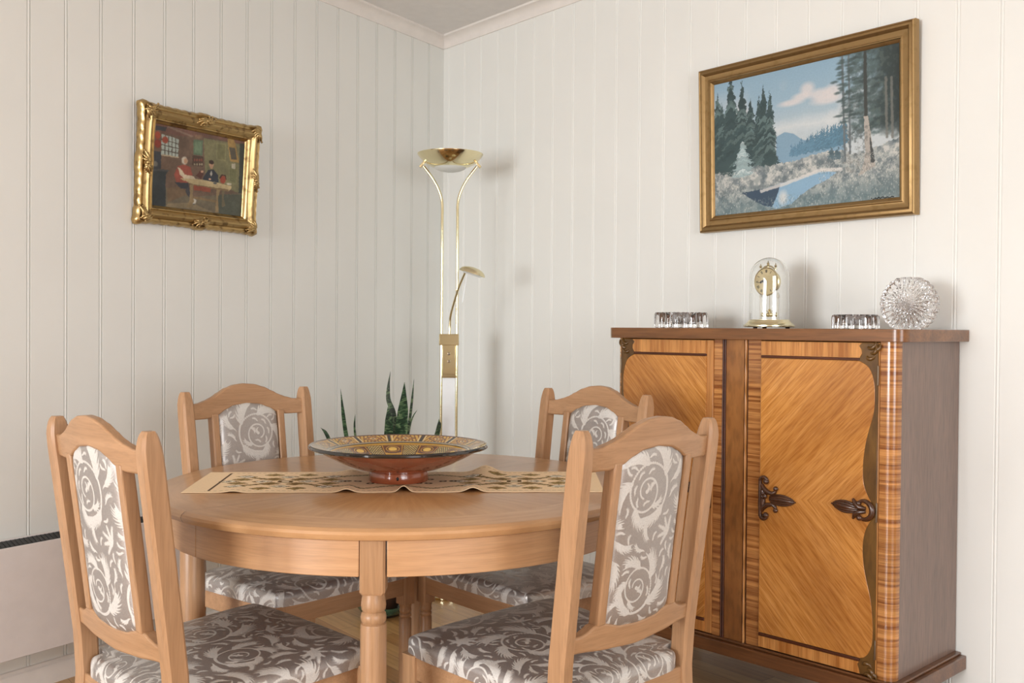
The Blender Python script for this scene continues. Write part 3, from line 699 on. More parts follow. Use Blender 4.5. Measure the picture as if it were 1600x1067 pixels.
    c.X, c.Y = X+wx*.005, Y+wy*.005; c.line([P(812, 180), P(815, 480)], .008, (62, 66, 64)); c.poly([P(806, 480), P(826, 480), P(842, 600), P(856, 700), P(860, 716), P(776, 765), P(800, 720), P(812, 660)], (168, 162, 154)); c.poly([P(832, 560), P(840, 600), P(858, 690), P(850, 700), P(838, 700)], (70, 74, 74))
    c.blend(np.clip((n3-.5)*6, 0, 1)*(X > .72)*(X < .86)*(Y > .2)*(Y < .52)*.5, (96, 100, 98))
    for x in (912, 938): c.line([P(x-4, 300), P(x, 580)], .006, (112, 112, 106), .8)
    for k in range(3600):
        q = (rs.rand(), rs.rand()*.32)
        c_ = (214, 212, 204) if rs.rand() < .5 else (98, 112, 114)
        i, j = int(q[1]*h), int(q[0]*w); c_ = c_ if q[1] > .12 or rs.rand() < .4 else (120, 140, 142); hh = 1+int(rs.rand()*(5-10*q[1]))
        if not (0.2 < q[0] < .6 and .1 < q[1] < .26): c.a[i:i+1+hh, j:j+1+(k % 2)] = c.a[i:i+1+hh, j:j+1+(k % 2)]*.55+np.array(c_)*.45
    xs = [840, 848, 856, 866, 872, 880, 892, 900, 912, 922, 934, 942]; ys = [868, 874, 866, 872, 864, 870, 862, 868, 862, 866, 860, 862]
    c.line([P(x, y) for x, y in zip(xs, ys)], .0022, (26, 26, 24)); return c
def tavern():
    w, h = 340, 250; c = Canvas(w, h, (104, 84, 70)); X, Y = c.X, c.Y; c.X = X+(vnoise(w, h, 60, 41, 2)-.5)*.010; c.Y = Y+(vnoise(w, h, 60, 42, 2)-.5)*.012
    def P(x, y):
        v = .5
        for _ in range(6):
            xl = 148+30*v; xr = 790+28*v; t = (x-xl)/(xr-xl); yt, yb = 225+130*t, 830+75*t; v = (yb-y)/(yb-yt)
        return (t, v)
    def poly(pts, col, op=1): c.poly([P(*p) for p in pts], col, op)
    def ell(x, y, rx, ry, col, op=1, soft=.3): u, v = P(x, y); c.ell(u, v, rx/645., ry/590., col, op, soft)
    n1 = vnoise(w, h, 10, 21); n2 = vnoise(w, h, 50, 22)
    poly([(178, 225), (818, 355), (815, 380), (560, 330), (330, 320), (178, 290)], (112, 80, 70)); poly([(270, 250), (440, 320), (430, 330), (260, 262)], (128, 106, 92))
    poly([(510, 335), (820, 385), (800, 740), (520, 640)], (118, 116, 84)); poly([(600, 365), (672, 372), (668, 500), (598, 492)], (132, 130, 92)); poly([(608, 376), (664, 382), (660, 490), (606, 484)], (116, 114, 78))
    poly([(690, 520), (760, 530), (750, 670), (690, 655)], (122, 122, 88)); poly([(700, 532), (750, 540), (742, 656), (700, 645)], (108, 110, 76))
    poly([(775, 370), (818, 378), (800, 760), (765, 740)], (58, 66, 60)); poly([(150, 690), (300, 700), (420, 760), (800, 730), (790, 905), (148, 830)], (104, 96, 78)); poly([(250, 835), (430, 850), (600, 880), (420, 800), (260, 810)], (142, 126, 96), .7); poly([(600, 740), (800, 740), (790, 905), (620, 880)], (72, 80, 70), .8)
    poly([(225, 310), (338, 345), (333, 475), (222, 455)], (168, 180, 172))
    for k in range(1, 5): x = 225+23*k; c.line([P(x, 314+7*k), P(x-2, 458+4*k)], .0035, (66, 56, 48))
    for k in range(1, 4): c.line([P(224, 310+38*k), P(336, 345+34*k)], .0035, (66, 56, 48))
    poly([(220, 455), (338, 474), (338, 482), (218, 464)], (176, 160, 134)); ell(200, 320, 24, 30, (150, 66, 48)); ell(248, 352, 24, 28, (156, 72, 52)); ell(200, 380, 26, 36, (134, 54, 42)); poly([(178, 250), (262, 262), (250, 290), (178, 280)], (60, 62, 66))
    poly([(160, 430), (222, 440), (218, 560), (158, 570)], (54, 58, 66)); ell(182, 525, 20, 22, (150, 146, 132), .6); poly([(152, 565), (268, 572), (250, 600), (248, 832), (148, 828)], (48, 56, 60)); poly([(152, 560), (272, 568), (268, 580), (152, 576)], (70, 74, 76))
    poly([(438, 345), (504, 352), (502, 462), (436, 455)], (88, 108, 86)); poly([(448, 358), (494, 364), (492, 450), (446, 446)], (104, 126, 100)); poly([(430, 460), (508, 468), (504, 540), (428, 532)], (74, 56, 46)); 
    for x in (445, 462, 480, 495): ell(x, 492, 7, 12, (128, 70, 56)); ell(x, 524, 7, 10, (150, 140, 116))
    for x in (458, 474, 490): ell(x, 326, 12, 18, (134, 108, 84), .7)
    poly([(680, 340), (700, 330), (730, 340), (748, 400), (770, 512), (700, 500)], (158, 128, 74)); poly([(695, 400), (738, 405), (750, 490), (708, 486)], (84, 78, 66)); poly([(714, 515), (742, 517), (740, 556), (712, 552)], (176, 170, 150))
    # bench, man, woman
    poly([(255, 700), (330, 690), (400, 720), (400, 740), (260, 800)], (110, 90, 68)); poly([(305, 600), (330, 540), (372, 525), (420, 545), (430, 600), (400, 660), (320, 660)], (146, 74, 60)); poly([(330, 545), (352, 560), (380, 600), (440, 612), (455, 634), (380, 640), (345, 600)], (196, 182, 156)); ell(376, 498, 24, 34, (206, 198, 180)); ell(384, 500, 15, 24, (198, 158, 128)); poly([(305, 655), (400, 660), (408, 705), (350, 700)], (52, 54, 62)); poly([(395, 690), (460, 790), (440, 820), (380, 720)], (60, 60, 66)); ell(440, 790, 18, 24, (188, 184, 170))
    poly([(500, 630), (540, 565), (580, 560), (612, 600), (616, 655), (520, 640)], (44, 50, 60)); ell(564, 528, 19, 32, (192, 152, 122)); ell(564, 508, 21, 18, (52, 36, 30)); ell(562, 590, 8, 24, (188, 184, 172)); ell(552, 630, 12, 8, (196, 156, 126)); poly([(455, 605), (485, 570), (508, 590), (490, 632)], (84, 46, 40)); ell(498, 575, 12, 10, (196, 156, 128))
    poly([(340, 628), (500, 632), (712, 680), (712, 692), (690, 716), (430, 668), (396, 652)], (182, 164, 124)); poly([(396, 652), (430, 668), (690, 704), (690, 718), (430, 680)], (128, 106, 74)); poly([(436, 676), (560, 694), (558, 726), (440, 710)], (146, 72, 52))
    poly([(412, 668), (436, 672), (430, 740), (440, 790), (418, 838), (390, 836), (410, 780)], (140, 120, 86)); poly([(600, 705), (628, 708), (612, 770), (618, 870), (590, 870), (598, 800)], (140, 120, 86)); poly([(640, 712), (662, 712), (654, 760), (666, 820), (640, 836)], (110, 100, 76)); poly([(430, 752), (600, 782), (600, 800), (430, 770)], (120, 100, 72))
    ell(648, 634, 24, 36, (142, 62, 44)); c.line([P(626, 622), P(640, 598), P(664, 604), P(672, 630)], .006, (60, 34, 28)); ell(694, 664, 22, 10, (176, 170, 150)); ell(590, 660, 15, 8, (70, 80, 84))
    c.a *= (.80+.40*n1)[..., None]; c.a *= (.90+.20*n2)[..., None]
    for _ in range(1): c.a = .4*c.a+.15*(np.roll(c.a, 1, 0)+np.roll(c.a, -1, 0)+np.roll(c.a, 1, 1)+np.roll(c.a, -1, 1))
    c.a = c.a*.92+np.array((96, 84, 70.))*.08; return c
def picture_mesh(name, c, w, h):
    X, Z = np.meshgrid(np.linspace(-w/2, w/2, c.w), np.linspace(-h/2, h/2, c.h))
    return grid_mesh(name, X, 0*X, Z, {'Col': lin(c.a)}, back=(X, 0*X+.004, Z))
def rect_frame(prof, w, h, mb=None):
    """prof = (inset, depth) outline swept round a w x h rectangle; depth grows towards the viewer (-y)"""
    m = mb or MB(); secs = []
    for sx, sz in ((-1, -1), (1, -1), (1, 1), (-1, 1), (-1, -1)):
        secs.append([(sx*(w/2-i), -d, sz*(h/2-i)) for i, d in prof])
    return m.loft(secs, cap=False)

# landscape on the right wall
pw, ph = .787, .5575
pt = thing('landscape_painting', 'large framed painting of a snowy forest river above the cabinet', 'painting', (1.957, -.004, 1.426), 0)
pt.rotation_euler = (math.radians(1.6), 0, 0)
fr = rect_frame([(0, 0), (0, .020), (.002, .026), (.006, .028), (.009, .026), (.012, .027), (.016, .0285), (.019, .026), (.024, .019), (.034, .0165), (.040, .018), (.0425, .021), (.0455, .021), (.047, .017), (.052, .014), (.056, .010), (.056, .002), (.02, 0)], pw, ph)
f = fr.build('frame', M['bronze_frame'], pt, angle=30); f.location = (0, 0, ph/2)
me = picture_mesh('canvas', landscape(), pw-.106, ph-.106); fixn(me); o = link('canvas', me, M['canvas'], pt, smooth=False); o.location = (0, -.009, ph/2)

# small painting on the left wall, ornate gilt frame, top leaning forward
qw, qh = .508, .392
sp_ = thing('tavern_painting', 'small painting of two people at a table in ornate gold frame', 'painting', onleft(1.432, .003, 1.431), LROT)
sp_.rotation_euler = (math.radians(4.0), 0, LROT)
def ornate_frame():
    m = MB(); prof = [(0, 0), (-.001, .012), (.002, .022), (.007, .027), (.012, .024), (.016, .023), (.022, .030), (.029, .0335), (.036, .031), (.041, .024), (.045, .022), (.048, .025), (.051, .024), (.053, .018), (.058, .014), (.0615, .010), (.0615, .002), (.02, 0)]
    # long runs with a scalloped outer edge
    def wob(t, L):                                  # t = distance from the nearer corner
        e = math.exp(-(t/.034)**2)*.006+math.exp(-((t-L/2)/.026)**2)*.0055; return e+.0012*math.sin(t*190)
    pts = []
    N = 60
    cs = [(-1, -1), (1, -1), (1, 1), (-1, 1)]
    for k in range(4):
        a, b = cs[k], cs[(k+1) % 4]; L = qw if a[1] == b[1] else qh
        for i in range(N):
            t = i/N; pts.append((a, b, t, L))
    secs = []
    for a, b, t, L in pts:
        sec = []; d = t*L; dd = min(d, L-d)
        for ins, dep in prof:
            x0, z0 = a[0]*(qw/2-ins), a[1]*(qh/2-ins); x1, z1 = b[0]*(qw/2-ins), b[1]*(qh/2-ins)
            x, z = x0+(x1-x0)*t, z0+(z1-z0)*t
            if ins < .02:
                e = wob(dd, L)*(1-ins/.02)
                if L == qw: z += a[1]*e
                else: x += a[0]*e
            dep2 = dep+(.0035*math.exp(-(dd/.05)**2)+.003*math.exp(-((dd-L/2)/.03)**2) if dep > .02 else 0)
            sec.append((x, -dep2, z))
        secs.append(sec)
    secs.append(secs[0]); m.loft(secs, cap=False); return m
f = ornate_frame().build('frame', M['antique_gold'], sp_, angle=45); f.location = (0, 0, qh/2)
rs = random.Random(5)
def leafy(m, cx, cz, dirs, y=-.030, s=1.0):
    for a, ln in dirs:
        pts = []; rad = []
        for i in range(9):
            t = i/8; aa = a+.5*(t-.4); pts.append((cx+ln*t*math.cos(aa), y-.006*math.sin(PI*t)*s, cz+ln*t*math.sin(aa))); rad.append((.0052*math.sin(PI*(.15+.8*t))+.0008)*s)
        m.tube(pts, rad, 8)
        e = pts[-1]; m.ball((e[0], e[1]-.001, e[2]), .0042*s, 8)
for k, (sx, sz) in enumerate(((-1, -1), (1, -1), (1, 1), (-1, 1))):
    m = MB(); cx, cz = sx*(qw/2-.026), sz*(qh/2-.026)
    base = math.atan2(-sz, -sx); leafy(m, cx+sx*.012, cz+sz*.012, [(base+d, .034+.010*abs(d)) for d in (-.80, -.5, -.2, .2, .5, .80)]); leafy(m, cx, cz, [(base+PI+d, .020) for d in (-.5, .5)])
    m.ball((cx, -.034, cz), .009, 12); 
    o = m.build('corner_ornament', M['antique_gold'], sp_, angle=60); o.location = (0, 0, qh/2)
for (cx, cz, hor) in ((0, qh/2-.022, 1), (0, -qh/2+.022, 1), (-qw/2+.022, 0, 0), (qw/2-.022, 0, 0)):
    m = MB(); a0 = 0 if hor else PI/2
    leafy(m, cx, cz, [(a0+d, .040-.030*abs(d)) for d in (-.7, -.35, 0, .35, .7)]+[(a0+PI+d, .040-.030*abs(d)) for d in (-.7, -.35, 0, .35, .7)]); m.ball((cx, -.036, cz), .008, 12)
    o = m.build('side_ornament', M['antique_gold'], sp_, angle=60); o.location = (0, 0, qh/2)
me = picture_mesh('canvas', tavern(), qw-.117, qh-.117); fixn(me); o = link('canvas', me, M['canvas'], sp_, smooth=False); o.location = (0, -.009, qh/2)

# ------------------------------------------------------------------ cabinet
CO = (2.5075, -.38274); CTH = .06961; CW, CDp = .9437, .380; ZT, ZS = 1.0956, 1.0630
cb = thing('cabinet', 'two-door veneered wooden cabinet with carved plates against the right wall', 'cabinet', (CO[0], CO[1], 0), CTH)
# local x = u (0 at the right front corner, -CW at the left), y = v towards the wall
def rounded_slab(x0, x1, y0, y1, r, n=10):
    p = []
    for cx, cy, a0 in ((x0+r, y0+r, PI), (x1-r, y0+r, 1.5*PI)):
        p += [(cx+r*math.cos(a0+PI/2*i/n), cy+r*math.sin(a0+PI/2*i/n)) for i in range(n+1)]
    return p+[(x1, y1), (x0, y1)]
UR = -.009; UL = -CW+.009
MB().prism(rounded_slab(UL-.026, UR+.026, -.018, CDp+.001, .032), ZS, ZT, 'xy').build('top', M['topwood'], cb, bevel=.0015)
m = MB(); m.prism(rounded_slab(UL-.030, UR+.030, -.022, CDp, .012), .1526, .1906, 'xy'); m.prism(rounded_slab(UL-.016, UR+.016, -.010, CDp, .020), .1906, .1976, 'xy')
m.build('plinth', M['plinth'], cb, bevel=.0025)
rp = .029
m = MB(); m.box((UR-.018, rp, .1976), (UR, CDp, ZS)); m.build('side_panel', M['sidewood'], cb, bevel=.0008)
m = MB(); m.box((UL, rp, .1976), (UL+.018, CDp, ZS)); m.build('side_panel', M['sidewood'], cb, bevel=.0008)
m = MB(); m.box((UL+.018, CDp-.008, .1976), (UR-.018, CDp, ZS)); m.box((UL+.018, .016, .1976), (UR-.018, CDp-.008, .2056)); m.build('carcass', M['sidewood'], cb)
def pillar(sx, edge):
    cx = edge-sx*rp; out = []
    for i in range(17):
        a = PI/2*i/16; out.append((cx+sx*rp*math.sin(a), rp-rp*math.cos(a)))
    inner = -.0525 if sx > 0 else UL+.036
    pts = [(inner, 0)]+out+[(cx, rp), (inner, rp)]
    MB().prism(pts, .1976, ZS, 'xy').build('corner_pillar', M['zebrano'], cb, angle=30)
pillar(1, UR); pillar(-1, UL)
# centre post between the doors
m = MB(); m.box((-.5610, .001, .1976), (-.5325, .02, ZS)); m.box((-.4440, .0, .1976), (-.4025, .02, ZS)); m.build('centre_stile', M['zebrano'], cb, bevel=.0008)
m = MB(); m.box((-.5190, .002, .1976), (-.4590, .018, ZS)); m.build('centre_panel', M['burl'], cb)
m = MB()
for x in (-.5290, -.5225): m.prism([(x-.0028, .012), (x-.0022, -.0005), (x, -.002), (x+.0022, -.0005), (x+.0028, .012)], .1976, ZS, 'xy')
m.build('dark_moulding', M['darkgroove'], cb, angle=60)
m = MB()
secs = []
for i in range(121):
    z = .1976+(ZS-.1976)*i/120; w = .0026+.0009*math.sin(i*.55); secs.append([(-.4530-w, .012, z), (-.4530-w, -.0005, z), (-.4530, -.0028, z), (-.4530+w, -.0005, z), (-.4530+w, .012, z)])
m.loft(secs).build('beaded_moulding', M['stile'], cb, angle=60)
m = MB(); m.box((-.4476, .002, .1976), (-.4448, .016, ZS)); m.box((-.533, .0035, .1976), (-.444, .0185, .2)); m.build('dark_strip', M['darkgroove'], cb)  # thin dark wood strips beside the bead and along the bottom
# wavy inner edge of the carved border, right door, (u, z) from top to bottom
WAVE = [(-.108, 1.0125), (-.097, 1.008), (-.082, .998), (-.072, .980), (-.0655, .955), (-.0635, .925), (-.0650, .890), (-.0710, .862), (-.0800, .830), (-.0880, .795), (-.0930, .755), (-.0935, .718), (-.0900, .692), (-.0810, .668), (-.0700, .650), (-.0625, .632),
        (-.0660, .612), (-.0760, .594), (-.0860, .572), (-.0915, .540), (-.0910, .505), (-.0860, .470), (-.0780, .436), (-.0690, .400), (-.0640, .360), (-.0620, .318), (-.0640, .285), (-.0720, .262), (-.0830, .248), (-.0960, .242)]
def smooth_curve(p, k=4):
    out = []
    for i in range(len(p)-1):
        p0, p1, p2, p3 = p[max(i-1, 0)], p[i], p[i+1], p[min(i+2, len(p)-1)]
        for j in range(k):
            t = j/k; out.append(tuple(.5*((2*p1[d])+(-p0[d]+p2[d])*t+(2*p0[d]-5*p1[d]+4*p2[d]-p3[d])*t*t+(-p0[d]+3*p1[d]-3*p2[d]+p3[d])*t**3) for d in (0, 1)))
    return out+[p[-1]]
def door(sgn, mirror):
    """sgn +1: the right-hand door; the left-hand one mirrored about u = mirror"""
    X = (lambda u: u) if sgn > 0 else (lambda u: 2*mirror-u)
    inner = -.4017; out = -.0535
    d = MB().prism([(X(inner), .2000), (X(out), .2000), (X(out), 1.0605), (X(inner), 1.0605)], -.0035, .016).build('door', M['stile'], cb, bevel=.001)
    w = smooth_curve(WAVE)
    a = inner+.003 if sgn > 0 else inner+.022
    MB().prism([(X(u), z) for u, z in [(a, 1.0125)]+w+[(a, .242)]], -.0065, -.003).build('door_panel', M['chevron'], d, bevel=.0008, seg=1)
    MB().prism([(X(u), z) for u, z in [(out-.002, 1.0595), (-.1000, 1.0595), (-.1080, 1.052), (-.1010, 1.042), (-.1000, 1.030), (-.1060, 1.020)]+w+[(-.0970, .236), (-.1030, .225), (-.0980, .212), (-.0960, .2015), (out-.002, .2015)]], -.0068, -.003).build('carved_border', M['carved'], d, bevel=.0008, seg=1)
    MB().prism([(X(a), 1.0215), (X(-.1060), 1.0215), (X(-.1005), 1.032), (X(-.1010), 1.042), (X(-.1080), 1.052), (X(-.1000), 1.0595), (X(a), 1.0595)], -.0058, -.003).build('top_rail', M['rail'], d)
    MB().prism([(X(a), .2015), (X(-.0960), .2015), (X(-.0980), .212), (X(-.1030), .225), (X(-.0970), .232), (X(a), .232)], -.0058, -.003).build('bottom_rail', M['rail'], d)
    for e, z0, z1 in ((-.1065, 1.0135, 1.0205), (-.0970, .2330, .2410)): MB().prism([(X(a), z0), (X(e), z0), (X(e), z1), (X(a), z1)], -.0085, -.003).build('bead', M['darkgroove'], d, bevel=.0015)
    # carved leaves in the corners of the border
    for zc, up in ((1.030, 1), (.222, -1)):
        m = MB()
        for k, (dx, dz, a0, ln) in enumerate(((-.030, .020, -1.1, .026), (-.022, .004, -.6, .028), (-.032, -.004, -1.6, .022), (-.014, .014, -1.0, .022))):
            pts = []; rad = []
            for i in range(10):
                t = i/9; aa = a0+1.7*t; q = (out+dx+ln*t*math.cos(aa), zc+up*(dz+ln*t*math.sin(aa))); pts.append((X(q[0]), -.0065-.0022*math.sin(PI*t), q[1])); rad.append(.0046*math.sin(PI*(.12+.8*t))+.0006)
            m.tube(pts, rad, 8)
        m.build('corner_carving', M['carved'], d, angle=60)
    for z0, z1 in ((.951, 1.002), (.600, .650), (.247, .297)):
        MB().prism([(X(-.0575), z0), (X(-.0535), z0), (X(-.0535), z1), (X(-.0575), z1)], -.0085, -.003).build('hinge', M['steel'], d, bevel=.0008)
    return d, X
def carved_stroke(m, X, pts, rads, y0=-.0085, lift=.004):
    P_ = []
    for i, (u, z) in enumerate(pts): t = i/(len(pts)-1); P_.append((X(u), y0-lift*math.sin(PI*min(1, t*1.1))*.8, z))
    m.tube(P_, rads, 10, flat=1.0)
def arc(cx, cz, r, a0, a1, n=14, r1=None):
    r1 = r if r1 is None else r1
    return [(cx+(r+(r1-r)*i/n)*math.cos(a0+(a1-a0)*i/n), cz+(r+(r1-r)*i/n)*math.sin(a0+(a1-a0)*i/n)) for i in range(n+1)]
def leafblade(m, X, x0, z0, x1, z1, w):
    for off, ww in ((0, .55), (.5, .42), (-.5, .42), (.95, .3), (-.95, .3)):
        pts = []; rad = []
        for i in range(12):
            t = i/11; dx, dz = x1-x0, z1-z0; L = math.hypot(dx, dz); nx, nz = -dz/L, dx/L; k = off*w*math.sin(PI*(.08+.80*t))**.7 if off else 0
            tt = t*(1-.12*abs(off)); pts.append((x0+dx*tt+nx*k, z0+dz*tt+nz*k)); rad.append(max(.0012, w*ww*math.sin(PI*(.14+.74*t))*.8))
        carved_stroke(m, X, pts, rad, -.0075, .005 if not off else .003)
def inner_plate(X, d):
    m = MB(); x0 = -.3975; zc = .622
    carved_stroke(m, X, [(x0+.002, zc+.052-.104*i/12) for i in range(13)], [.0055]*13, -.009, .001)
    carved_stroke(m, X, [(x0+.010, zc+.030-.060*i/12) for i in range(13)], [.0085]*13, -.007, .002)
    for s in (1, -1):
        q = arc(x0+.016, zc+s*.048, .013, PI if s > 0 else -PI, (PI-s*3.9) if s > 0 else -PI+3.9, 14, .006); carved_stroke(m, X, q, [.0055-.0005*i/15 for i in range(15)], -.009, .004)
        m.ball((X(x0+.022), -.012, zc+s*.047), .0085, 12)
        q = [(x0+.006, zc+s*.036), (x0+.014, zc+s*.026), (x0+.026, zc+s*.018), (x0+.040, zc+s*.015), (x0+.048, zc+s*.019), (x0+.051, zc+s*.027)]; carved_stroke(m, X, q, [.006, .007, .0068, .006, .0055, .005], -.008, .004)
        m.ball((X(x0+.052), -.011, zc+s*.030), .0072, 12)
    leafblade(m, X, x0+.030, zc, x0+.112, zc-.001, .014)
    m.ball((X(x0+.018), -.012, zc+.006), .0068, 12)
    m.lathe([(.0085, 0), (.0085, .004), (.006, .006), (.005, .004), (.0, .003)], (X(x0+.018), -.0135, zc+.006), 20, axis=(0, -1, 0))
    m.build('key_plate', M['plate'], d, angle=60)
def outer_plate(X, d):
    m = MB(); zc = .628; xr = -.066
    q = arc(xr-.022, zc, .024, 2.4, -2.5, 26); carved_stroke(m, X, q, [.003+.0045*math.sin(PI*i/26) for i in range(27)], -.009, .006)
    m.ball((X(xr-.036), -.011, zc+.016), .0072, 12); m.ball((X(xr-.034), -.011, zc-.021), .0078, 12)
    for s in (1, -1):
        q = [(xr-.018, zc+s*.004), (xr-.034, zc+s*.006), (xr-.046, zc+s*.014), (xr-.053, zc+s*.026)]; carved_stroke(m, X, q, [.004, .0072, .0075, .0030], -.008, .005)
    leafblade(m, X, xr-.040, zc, xr-.114, zc+.006, .0145)
    m.build('leaf_plate', M['plate'], d, angle=60)
for sgn in (1, -1):
    d, X = door(sgn, -.4816); inner_plate(X, d); outer_plate(X, d)
for u, v in ((UR-.03, CDp-.05), (UR-.03, .03), (UL+.03, CDp-.05), (UL+.03, .03)):
    MB().lathe([(.012, .153), (.014, .12), (.016, .03), (.020, .02), (.020, .0)], (u, v, 0), 20).build('foot', M['plinth'], cb)
def cab(u, v, z=ZT): c, s = math.cos(CTH), math.sin(CTH); return (CO[0]+u*c-v*s, CO[1]+u*s+v*c, z)

# ------------------------------------------------------------------ things on the cabinet
def crystal_dish(name, label, c, R, H, lobes, jag, round_top):
    m = MB(); n = lobes*8; secs = []
    def rad(a, amp): return 1+amp*(abs(math.cos(lobes*a/2))-.6)
    prof = [(.0, 0, 0), (.93, 0, .06), (1.0, .06, .11), (1.0, .45, .11), (1.0, .80, .11), (.985, .92, .10), (.94 if round_top else .97, 1.0, .05), (.86, 1.0 if not round_top else .985, .05), (.80, .78, .02), (.74, .40, .02), (.68, .25, .01), (0, .22, 0)]
    for r, z, amp in prof:
        q = []
        for i in range(n):
            a = 2*PI*i/n; k = rad(a, amp); zz = z*H+(jag*(abs(math.sin(lobes*a))-.5) if z > .9 else 0); q.append((c[0]+R*r*k*math.cos(a), c[1]+R*r*k*math.sin(a), c[2]+zz))
        secs.append(q)
    m.loft(secs, cap=False)
    o = m.build(name, M['crystal'], angle=25)
    tag(o, label, 'ashtray'); return o
crystal_dish('crystal_ashtray', 'cut crystal ashtray at the left end of the cabinet top', cab(-.815, .18, ZT+.0004), .083, .049, 18, .0022, False)
crystal_dish('crystal_ashtray', 'clear ribbed crystal ashtray between the clock and the crystal vase', cab(-.226, .20, ZT+.0004), .063, .040, 16, 0, True)
# round crystal vase standing on edge
vz = thing('crystal_vase', 'round disc-shaped cut crystal vase at the right end of the cabinet top', 'vase', cab(-.078, .215, ZT+.0003), math.radians(2))
m = MB(); n = 26*8; R = .0735; T = .026; rows = []
zc = .0685
def vr(a): return R*(1+.05*(abs(math.cos(13*a))-.5))
prof = [(0, -T*.72), (.18, -T*.80), (.45, -T*.93), (.72, -T), (.90, -T), (1.0, -T*.80), (1.03, 0), (1.0, T*.80), (.90, T), (.72, T), (.45, T*.93), (.18, T*.80), (0, T*.72)]
for f_, y in prof:
    q = []
    for i in range(n):
        a = 2*PI*i/n; r = vr(a)*f_; cut = .0030*abs(math.sin(13*a))*(1 if .1 < f_ < .95 else 0)*(1 if y < 0 else -1); cut += .0015*abs(math.cos(26*a))*(1 if .1 < f_ < .95 else 0)*(1 if y < 0 else -1)
        x, z = r*math.cos(a), zc+r*math.sin(a); z = min(max(z, .0), .141); q.append((x, y+cut, z))
    rows.append(q)
m.loft(rows, cap=False); m.build('body', M['crystal'], vz, angle=20)

# anniversary clock under a glass dome
CK = cab(-.503, .20, ZT+.0002)
ck = thing('anniversary_clock', 'brass anniversary clock under a glass dome on the cabinet', 'clock', CK, CTH*.6)
m = MB().lathe([(.0, .004), (.072, .004), (.0755, .006), (.0755, .010), (.071, .0125), (.069, .016), (.0655, .0175), (.064, .021), (.0615, .0225), (.0600, .0250), (.0600, .0265), (0, .0265)], n=64)
m.build('base', M['brass_soft'], ck)
for a in (.3, 2.4, 4.5): MB().lathe([(.006, 0), (.007, .0042)], (.056*math.cos(a), .056*math.sin(a), 0), 14).build('foot', M['black'], ck)
R = .0595; out = [(R, .0266), (R, .155)]+[(R*math.cos(a), .155+R*math.sin(a)) for a in [PI/2*i/14 for i in range(1, 15)]]
R2 = R-.0014; inn = [(R2*math.cos(a), .155+R2*math.sin(a)) for a in [PI/2*i/14 for i in range(14, 0, -1)]]+[(R2, .155), (R2, .0266)]
m = MB(); m.lathe(out+inn+[(R, .0266)], n=72, close=False); m.build('glass_dome', M['dome'], ck)
yd = -.014; zd = .141
o = MB().lathe([(0, -.028), (.030, -.028), (.032, -.026), (.032, -.004), (.0395, -.003), (.0425, 0), (.0435, .0025), (.0415, .0045), (.0395, .0030), (0, .0030)], (0, yd, zd), 56, axis=(0, -1, 0)).build('clock_case', M['brass_soft'], ck)
dl = MB().lathe([(0, .0032), (.0392, .0032), (.0392, .0038), (0, .0038)], (0, yd, zd), 48, axis=(0, -1, 0)).build('dial', M['ivory'], ck)
m = MB()
NUM = ['XII', 'I', 'II', 'III', 'IIII', 'V', 'VI', 'VII', 'VIII', 'IX', 'X', 'XI']
def quadstroke(m, p, q, w, y):
    dx, dz = q[0]-p[0], q[1]-p[1]; L = math.hypot(dx, dz) or 1; nx, nz = -dz/L*w/2, dx/L*w/2
    m.prism([(p[0]+nx, p[1]+nz), (q[0]+nx, q[1]+nz), (q[0]-nx, q[1]-nz), (p[0]-nx, p[1]-nz)], y, y-.0004)
for h in range(12):
    a = PI/2-h*PI/6; cx, cz = .0315*math.cos(a), .0315*math.sin(a); ux, uz = math.sin(a), -math.cos(a); vx, vz_ = math.cos(a), math.sin(a); H = .0042
    wds = {'I': .0018, 'V': .0036, 'X': .0036}; tot = sum(wds[c] for c in NUM[h]); x = -tot/2
    for c in NUM[h]:
        w = wds[c]; F = lambda s, t: (cx+ux*(x+s*w)+vx*t*H, cz+uz*(x+s*w)+vz_*t*H)
        def st(p, q, ww): quadstroke(m, (p[0], p[1]+zd), (q[0], q[1]+zd), ww, yd-.0038)
        if c == 'I': st(F(.5, -1), F(.5, 1), .0010)
        if c == 'V': st(F(.1, 1), F(.5, -1), .0011); st(F(.9, 1), F(.5, -1), .0006)
        if c == 'X': st(F(.1, 1), F(.9, -1), .0011); st(F(.9, 1), F(.1, -1), .0006)
        x += w
m.build('numerals', M['ink'], dl)
for nm, ang, ln, w in (('hour_hand', 172, .018, .0018), ('minute_hand', 186, .029, .0013)):
    a = math.radians(ang); m = MB(); quadstroke(m, (-.004*math.cos(a), zd-.004*math.sin(a)), (ln*math.cos(a), zd+ln*math.sin(a)), w, yd-.0048); m.lathe([(.0022, 0), (.0034, 0), (.0034, .0006), (.0022, .0006)], (ln*.62*math.cos(a), yd-.0048, zd+ln*.62*math.sin(a)), 16, axis=(0, -1, 0)); m.build(nm, M['ink'], dl)
m = MB()
for dx, dz in ((0, .0465), (-.026, .038), (.026, .038)):
    m.lathe([(.0035, 0), (.0035, .003), (.0012, .005), (.0012, .007), (.0034, .009), (.0042, .012), (.0030, .015), (.0008, .017), (.0018, .019), (0, .021)], (dx, yd+.006, zd+dz-.004), 14)
m.tube([(-.026, yd+.006, zd+.036), (-.012, yd+.006, zd+.045), (0, yd+.006, zd+.049), (.012, yd+.006, zd+.045), (.026, yd+.006, zd+.036)], .0024, 8); m.build('finials', M['brass_soft'], ck)
for x in (-.030, .030): 
    MB().lathe([(.0050, .0266), (.0050, .031), (.0032, .033), (.0032, .092), (.0050, .094), (.0055, .097), (.0040, .101), (.0028, .106), (0, .108)], (x, yd+.014, 0), 16).build('column', M['column_glass'], ck)
